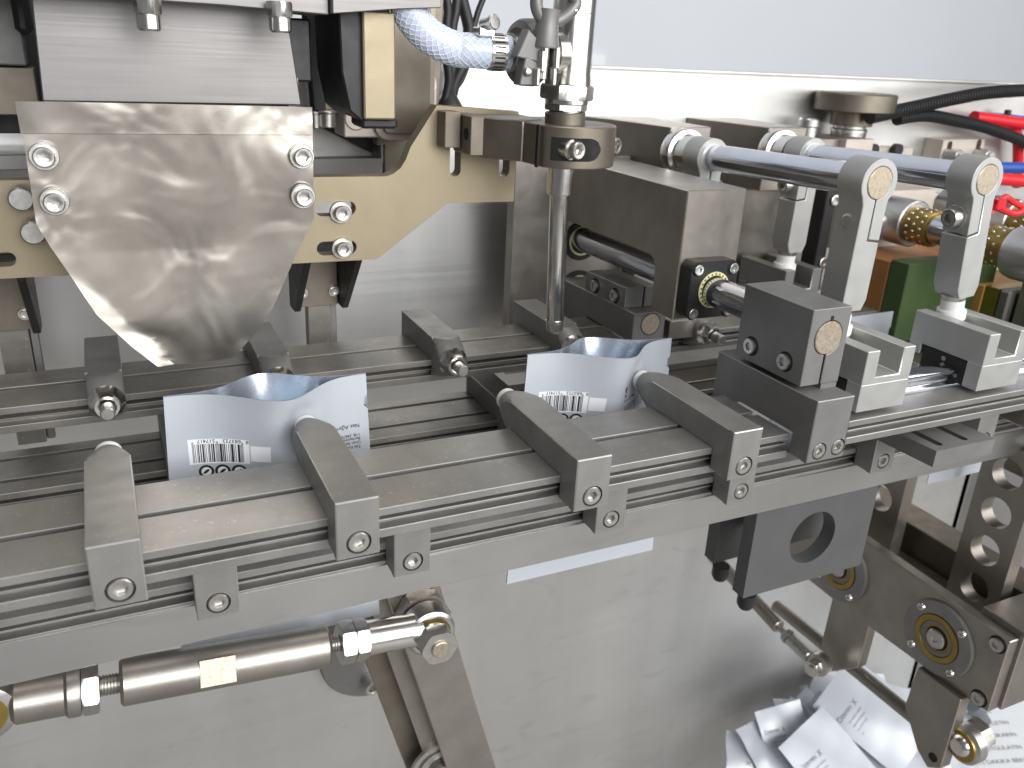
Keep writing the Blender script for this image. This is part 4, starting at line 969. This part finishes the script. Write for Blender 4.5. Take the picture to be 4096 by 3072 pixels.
# bearing plate
t = thing('bearing_plate', 'brown side plate with two round bearing flanges and hanging tabs', 'bearing plate', (600, 60, -360))
poly = [(-14.6, -281), (-14.6, -211.8), (134.5, -208), (230, -206), (230, -284), (154.5, -286), (155.4, -339), (139.6, -363), (109, -334), (107.9, -285.6), (46.9, -284.2), (5, -282.8)]
part('side_plate', G().prism(poly, 'x', 595, 606, .7), NICK, t)
part('hanging_tab', G().prism([(48.4, -283.5), (50.5, -328), (29, -358), (16, -366.5), (4.6, -357), (4.9, -283)], 'x', 589, 601, .7), NICK, t)
for y in (41.2, 153.0):
    c = Vector((595, y, -248.8)); d = (-1, 0, 0)
    part('bearing_flange', G().lathe(c, d, [(33, -.2), (33, 2.4), (32.2, 3), (21.5, 3), (21.5, 1.6), (20.8, 1.6)], 64), ANO, t)
    part('brass_seal', G().lathe(c, d, [(20.6, 0), (20.6, 3.8), (16.0, 3.8), (15.4, 2.5)], 56), BRASS, t)
    part('bearing_race', G().lathe(c, d, [(15.2, 0), (15.2, 3.2), (12.6, 3.2), (11.8, 2.4), (10.6, 2.4)], 48), GREYS, t)
    part('bore', G().lathe(c, d, [(10.5, 0), (10.5, 2.6), (0, 2.6)], 40), HOLE, t)
    part('shaft_end', G().lathe(c, d, [(8.6, 0), (8.6, 4.4), (7.6, 5.4), (3, 5.5), (2, 4.4), (0, 4.2)], 40), SCREW, t)
    for dy, dz in ((20, 19), (-20, 19.5), (20, -20), (-19.6, -20.5)): part('dome_screw', G().lathe(c + Vector((-2.8, dy, dz)), d, [(3.9, 0), (3.8, .9), (2.8, 2.2), (1.6, 2.5), (1.4, 1.2), (0, 1.1)], 20), POL, t)
for y, z in ((-6, -220.4), (-4.8, -275)): bolt(t, (595, y, z), (-1, 0, 0), 5.6, 2.6, rec=7.4)
c = Vector((588.9, 13.6, -352.6)); part('tapped_hole', G().lathe(c, (-1, 0, 0), [(4.2, 0), (4.2, .25), (0, .25)], 24), HOLE, t)
single('corner_block', G().box(606.8, 690, -17.5, 20, -281, -205, .7), NICK, 'brown block bolted behind the front end of the bearing plate', 'block', (640, -17, -281))
a = at('D', 1100, 1105, 'x', 606); b = at('D', 1480, 1338, 'x', 606)
single('cross_shaft', G().cyl((606, 232, -350), (606, 24, -346), 6.4, .4, 28), NICK, 'brown shaft joining the two hanging tabs', 'shaft', (606, 130, -350))
t = thing('rod_end_link', 'small jointed link rod with eye left of the bearing plate', 'link rod', at('D', 930, 1060, 'x', 575))
def Dx(px, py): return at('D', px, py, 'x', 575)
r0 = Dx(350, 450); r1 = Dx(730, 862); r2 = Dx(770, 905); r3 = Dx(800, 935); r4 = Dx(905, 1035); ey = Dx(932, 1062)
part('link_tube', G().cyl(r0, r1, 7.2, 1, 28), NICK, t)
part('link_neck', G().cyl(r1, r2, 3.4, .3, 20), SCREW, t)
part('link_nut', G().hexnut(r2, r2 + (r3 - r2) * .7, 8), SCREW, t)
part('link_end', G().cyl(r2 + (r3 - r2) * .75, r4, 6.6, .8, 28), SCREW, t)
part('link_eye', G().lathe(ey + Vector((8, -2, 0)), (-1, -.25, 0), [(10, 0), (11.5, 1), (11.5, 9), (10, 10), (6, 10.6)], 32), SCREW, t)
part('link_bolt', G().hexnut(ey + Vector((-2.4, -4.5, 0)), ey + Vector((-11, -6.6, 0)), 8.2).cyl(ey + Vector((-10.9, -6.6, 0)), ey + Vector((-13, -7.1, 0)), 4.6, .3, 20), POL, t)
for px, py in ((395, 570), (540, 730)):
    q = at('D', px, py, 'y', 84 if px > 450 else 128)
    single('plate_stud', G().lathe(q + Vector((0, 0, 10)), (0, 0, -1), [(7, 0), (7, 9), (5, 13), (0, 14)], 24), BLACK, 'round black stud under the ' + ('grey holed plate' if px > 450 else 'darker rear plate'), 'stud', q, 'black studs below the hanging plates')
e = Dx(1, 1)
q = at('X', 1590, 1080, 'x', 600); d = Vector((-.55, -1, .05)).normalized()
t = thing('joint_eye', 'brass lined ball joint eye behind the front hanging tab', 'joint', q)
part('eye_ring', G().lathe(q + Vector((8, 4, 0)), (-1, 0, 0), [(15, 0), (17, 1), (17, 10), (14.5, 12)], 36), SCREW, t)
part('brass_liner', G().lathe(q + Vector((-3.6, 4, 0)), (-1, 0, 0), [(14.4, 0), (13.6, 1.6), (10, 1.8)], 36), BRASS, t)
part('ball', G().lathe(q + Vector((-4.5, 4, 0)), (-1, 0, 0), [(9.8, 0), (8.6, 3), (6, 5), (0, 5.2)], 32), POL, t)
part('eye_nut', G().hexnut(q + Vector((9, 4, 4)), q + Vector((20, 4, 6)), 14), SCREW, t)
# ================================================================== PILE OF SACHETS, CABLES ON THE FLOOR
def sachet(cx, cy, w, h, rot, lab, texts=True, depth=0, tilt=0, crumple=0.0):
    c = at('D', cx, cy, 'y', 150 + depth)
    t = thing('sachet', lab, 'sachet', c, 'heap of white sachets')
    vd = (c - CAMP).normalized()
    # lies on a heap: faces up and toward the camera
    nrm = Vector((-.32 + .25 * math.sin(rot * 3), -.62, .6 + tilt)).normalized()
    u = Vector((0, 0, 1)).cross(nrm).normalized(); v = nrm.cross(u)
    a = R_(rot); uu = u * math.cos(a) + v * math.sin(a); vv = -u * math.sin(a) + v * math.cos(a)
    rnd = random.Random(int(cx * 7 + cy)); ph = rnd.uniform(0, 6)
    def P(x, y, o=0.0): return c + uu * x + vv * y + nrm * (o + 3.4 * math.sin(x * .035 + ph) * math.cos(y * .03 + ph * 2) + 3.5 * (1 - (2 * x / w) ** 2) * (1 - (2 * y / h) ** 2) + crumple * math.sin(x * .11 + y * .05 + ph) + crumple * .7 * abs(math.sin(y * .09 - x * .04 + ph * 3)))
    for nm, o, inv in (('front_film', 0, 0), ('back_film', -1.4, 1)):
        vs = []; fs = []; n = 10
        for j in range(n + 1):
            for i in range(n + 1): vs.append(P((i / n - .5) * w, (j / n - .5) * h, o))
        for j in range(n):
            for i in range(n): k = j * (n + 1) + i; fs.append((k, k + 1, k + n + 2, k + n + 1))
        part(nm, G().quads(vs, fs), POU, t)
    if texts:
        g = G(); s = w / 118 * .55
        text_uv('D', 22 * s, lambda x, y: P(x - w * .44, y + h * .20, .5), g); text_uv('ERMIN', 16 * s, lambda x, y: P(x - w * .36, y + h * .20, .5), g); text_uv('X', 24 * s, lambda x, y: P(x - w * .10, y + h * .19, .5), g)
        for k, (q, z) in enumerate((('CILT BAKIM MASKESI', 7), ('DERMATOLOGICAL', 7), ('FACE SHEET MASK', 6), ('25 ml', 5))): text_uv(q, z * s, lambda x, y: P(x - w * .36, y + h * (.13 - .05 * k), .5), g)
        part('sachet_print', g, GINK, t)
    return t
SA = [(1270, 1355, 60, 'printed white sachet on top of the heap, its text running up to the right', True, -58, .3, .74, 1.2),
 (1190, 1560, 4, 'printed white sachet lying nearly level in the middle of the heap', True, -66, .5, .74, 1.5), (1060, 1670, 28, 'printed white sachet cut by the lower picture edge', True, -84, .4, .74, 1.5),
 (960, 1465, 42, 'blank white sachet on the left slope of the heap', False, 0, .2, .6, 1.5), (1090, 1330, 66, 'blank white sachet at the upper left of the heap', False, 10, .1, .6, 1),
 (1180, 1270, 78, 'blank white sachet peeking above the printed one', False, 20, .1, .62, 1.2), (1480, 1460, 14, 'white sachet under the front hanging tab', True, -46, .4, .7, 2),
 (1700, 1630, -20, 'crumpled white sachet right of the hanging tab', False, -50, .5, .7, 3)]
for s_ in SA: sachet(s_[0], s_[1], 116 * s_[7], 165 * s_[7], s_[2], s_[3], s_[4], 130 + s_[5], s_[6], s_[8])
rs = random.Random(11)
for k in range(24):
    px = rs.uniform(640, 1640); top = 1640 - (px - 560) * .72 if px < 1080 else 1265 + max(0, px - 1350) * .55
    py = rs.uniform(top + 60, 1690)
    sachet(px, py, 66, 96, rs.uniform(-80, 80), 'small crumpled white sachet in the heap below the link frame', k % 2 == 0, 130 - 46 * (py - 1250) / 400 + rs.uniform(0, 34), rs.uniform(0, .6), 3.2)
c = at('D', 2080, 1560, 'z', -776)
t = thing('printed_sheet', 'white printed sheet lying on the floor at the lower right corner', 'sheet', c)
part('paper', G().box(-95, 95, -140, 140, 0, 3, 0, mx=Matrix.Translation(c) @ Matrix.Rotation(R_(-18), 4, 'Z')), LAB, t)
g = G(); q = Matrix.Translation(c) @ Matrix.Rotation(R_(-18), 4, 'Z')
for k in range(9): text_uv(('1. MASKEYI CIKARIN', 'YUZE UYGULAYIN', '15 DAKIKA BEKLETIN')[k % 3], 11, lambda x, y: q @ Vector((x - 82, y + 100 - k * 25, 3.4)), g)
part('sheet_print', g, GINK, t)
pp = [at('X', *q, 'y', 300) for q in ((1640, 600), (1760, 800), (1880, 1000), (1960, 1180), (2030, 1330), (2080, 1450))]
single('grey_hose', G().tube(pp, 12, 14), mat('grey hose', (.12, .13, .15), .4, 0, .05), 'dark grey hose curving down right of the hanging tab', 'hose', pp[2])
pp = [at('X', *q, 'y', 310) for q in ((1650, 1010), (1720, 1040), (1800, 1090), (1850, 1120))]
single('blue_tube', G().tube(pp, 8, 12), BLUE, 'short blue tube crossing behind the dark grey hose', 'air tube', pp[1])
pp = [at('X', *q, 'y', 380) for q in ((1900, 630), (2050, 680), (2212, 750), (2400, 830))]
single('black_pipe', G().tube(pp, 12, 14), BLACK, 'black pipe sloping to the right edge near the floor', 'pipe', pp[1])
q0 = at('X', 1020, 150, 'y', 420); q1 = at('X', 960, 520, 'y', 420)
single('machine_leg', G().box(1052.6, 1090, 346, 440, -780, 150, 1), GREYS, 'grey machine leg beside the right end of the panel', 'leg', (1075, 420, -780))
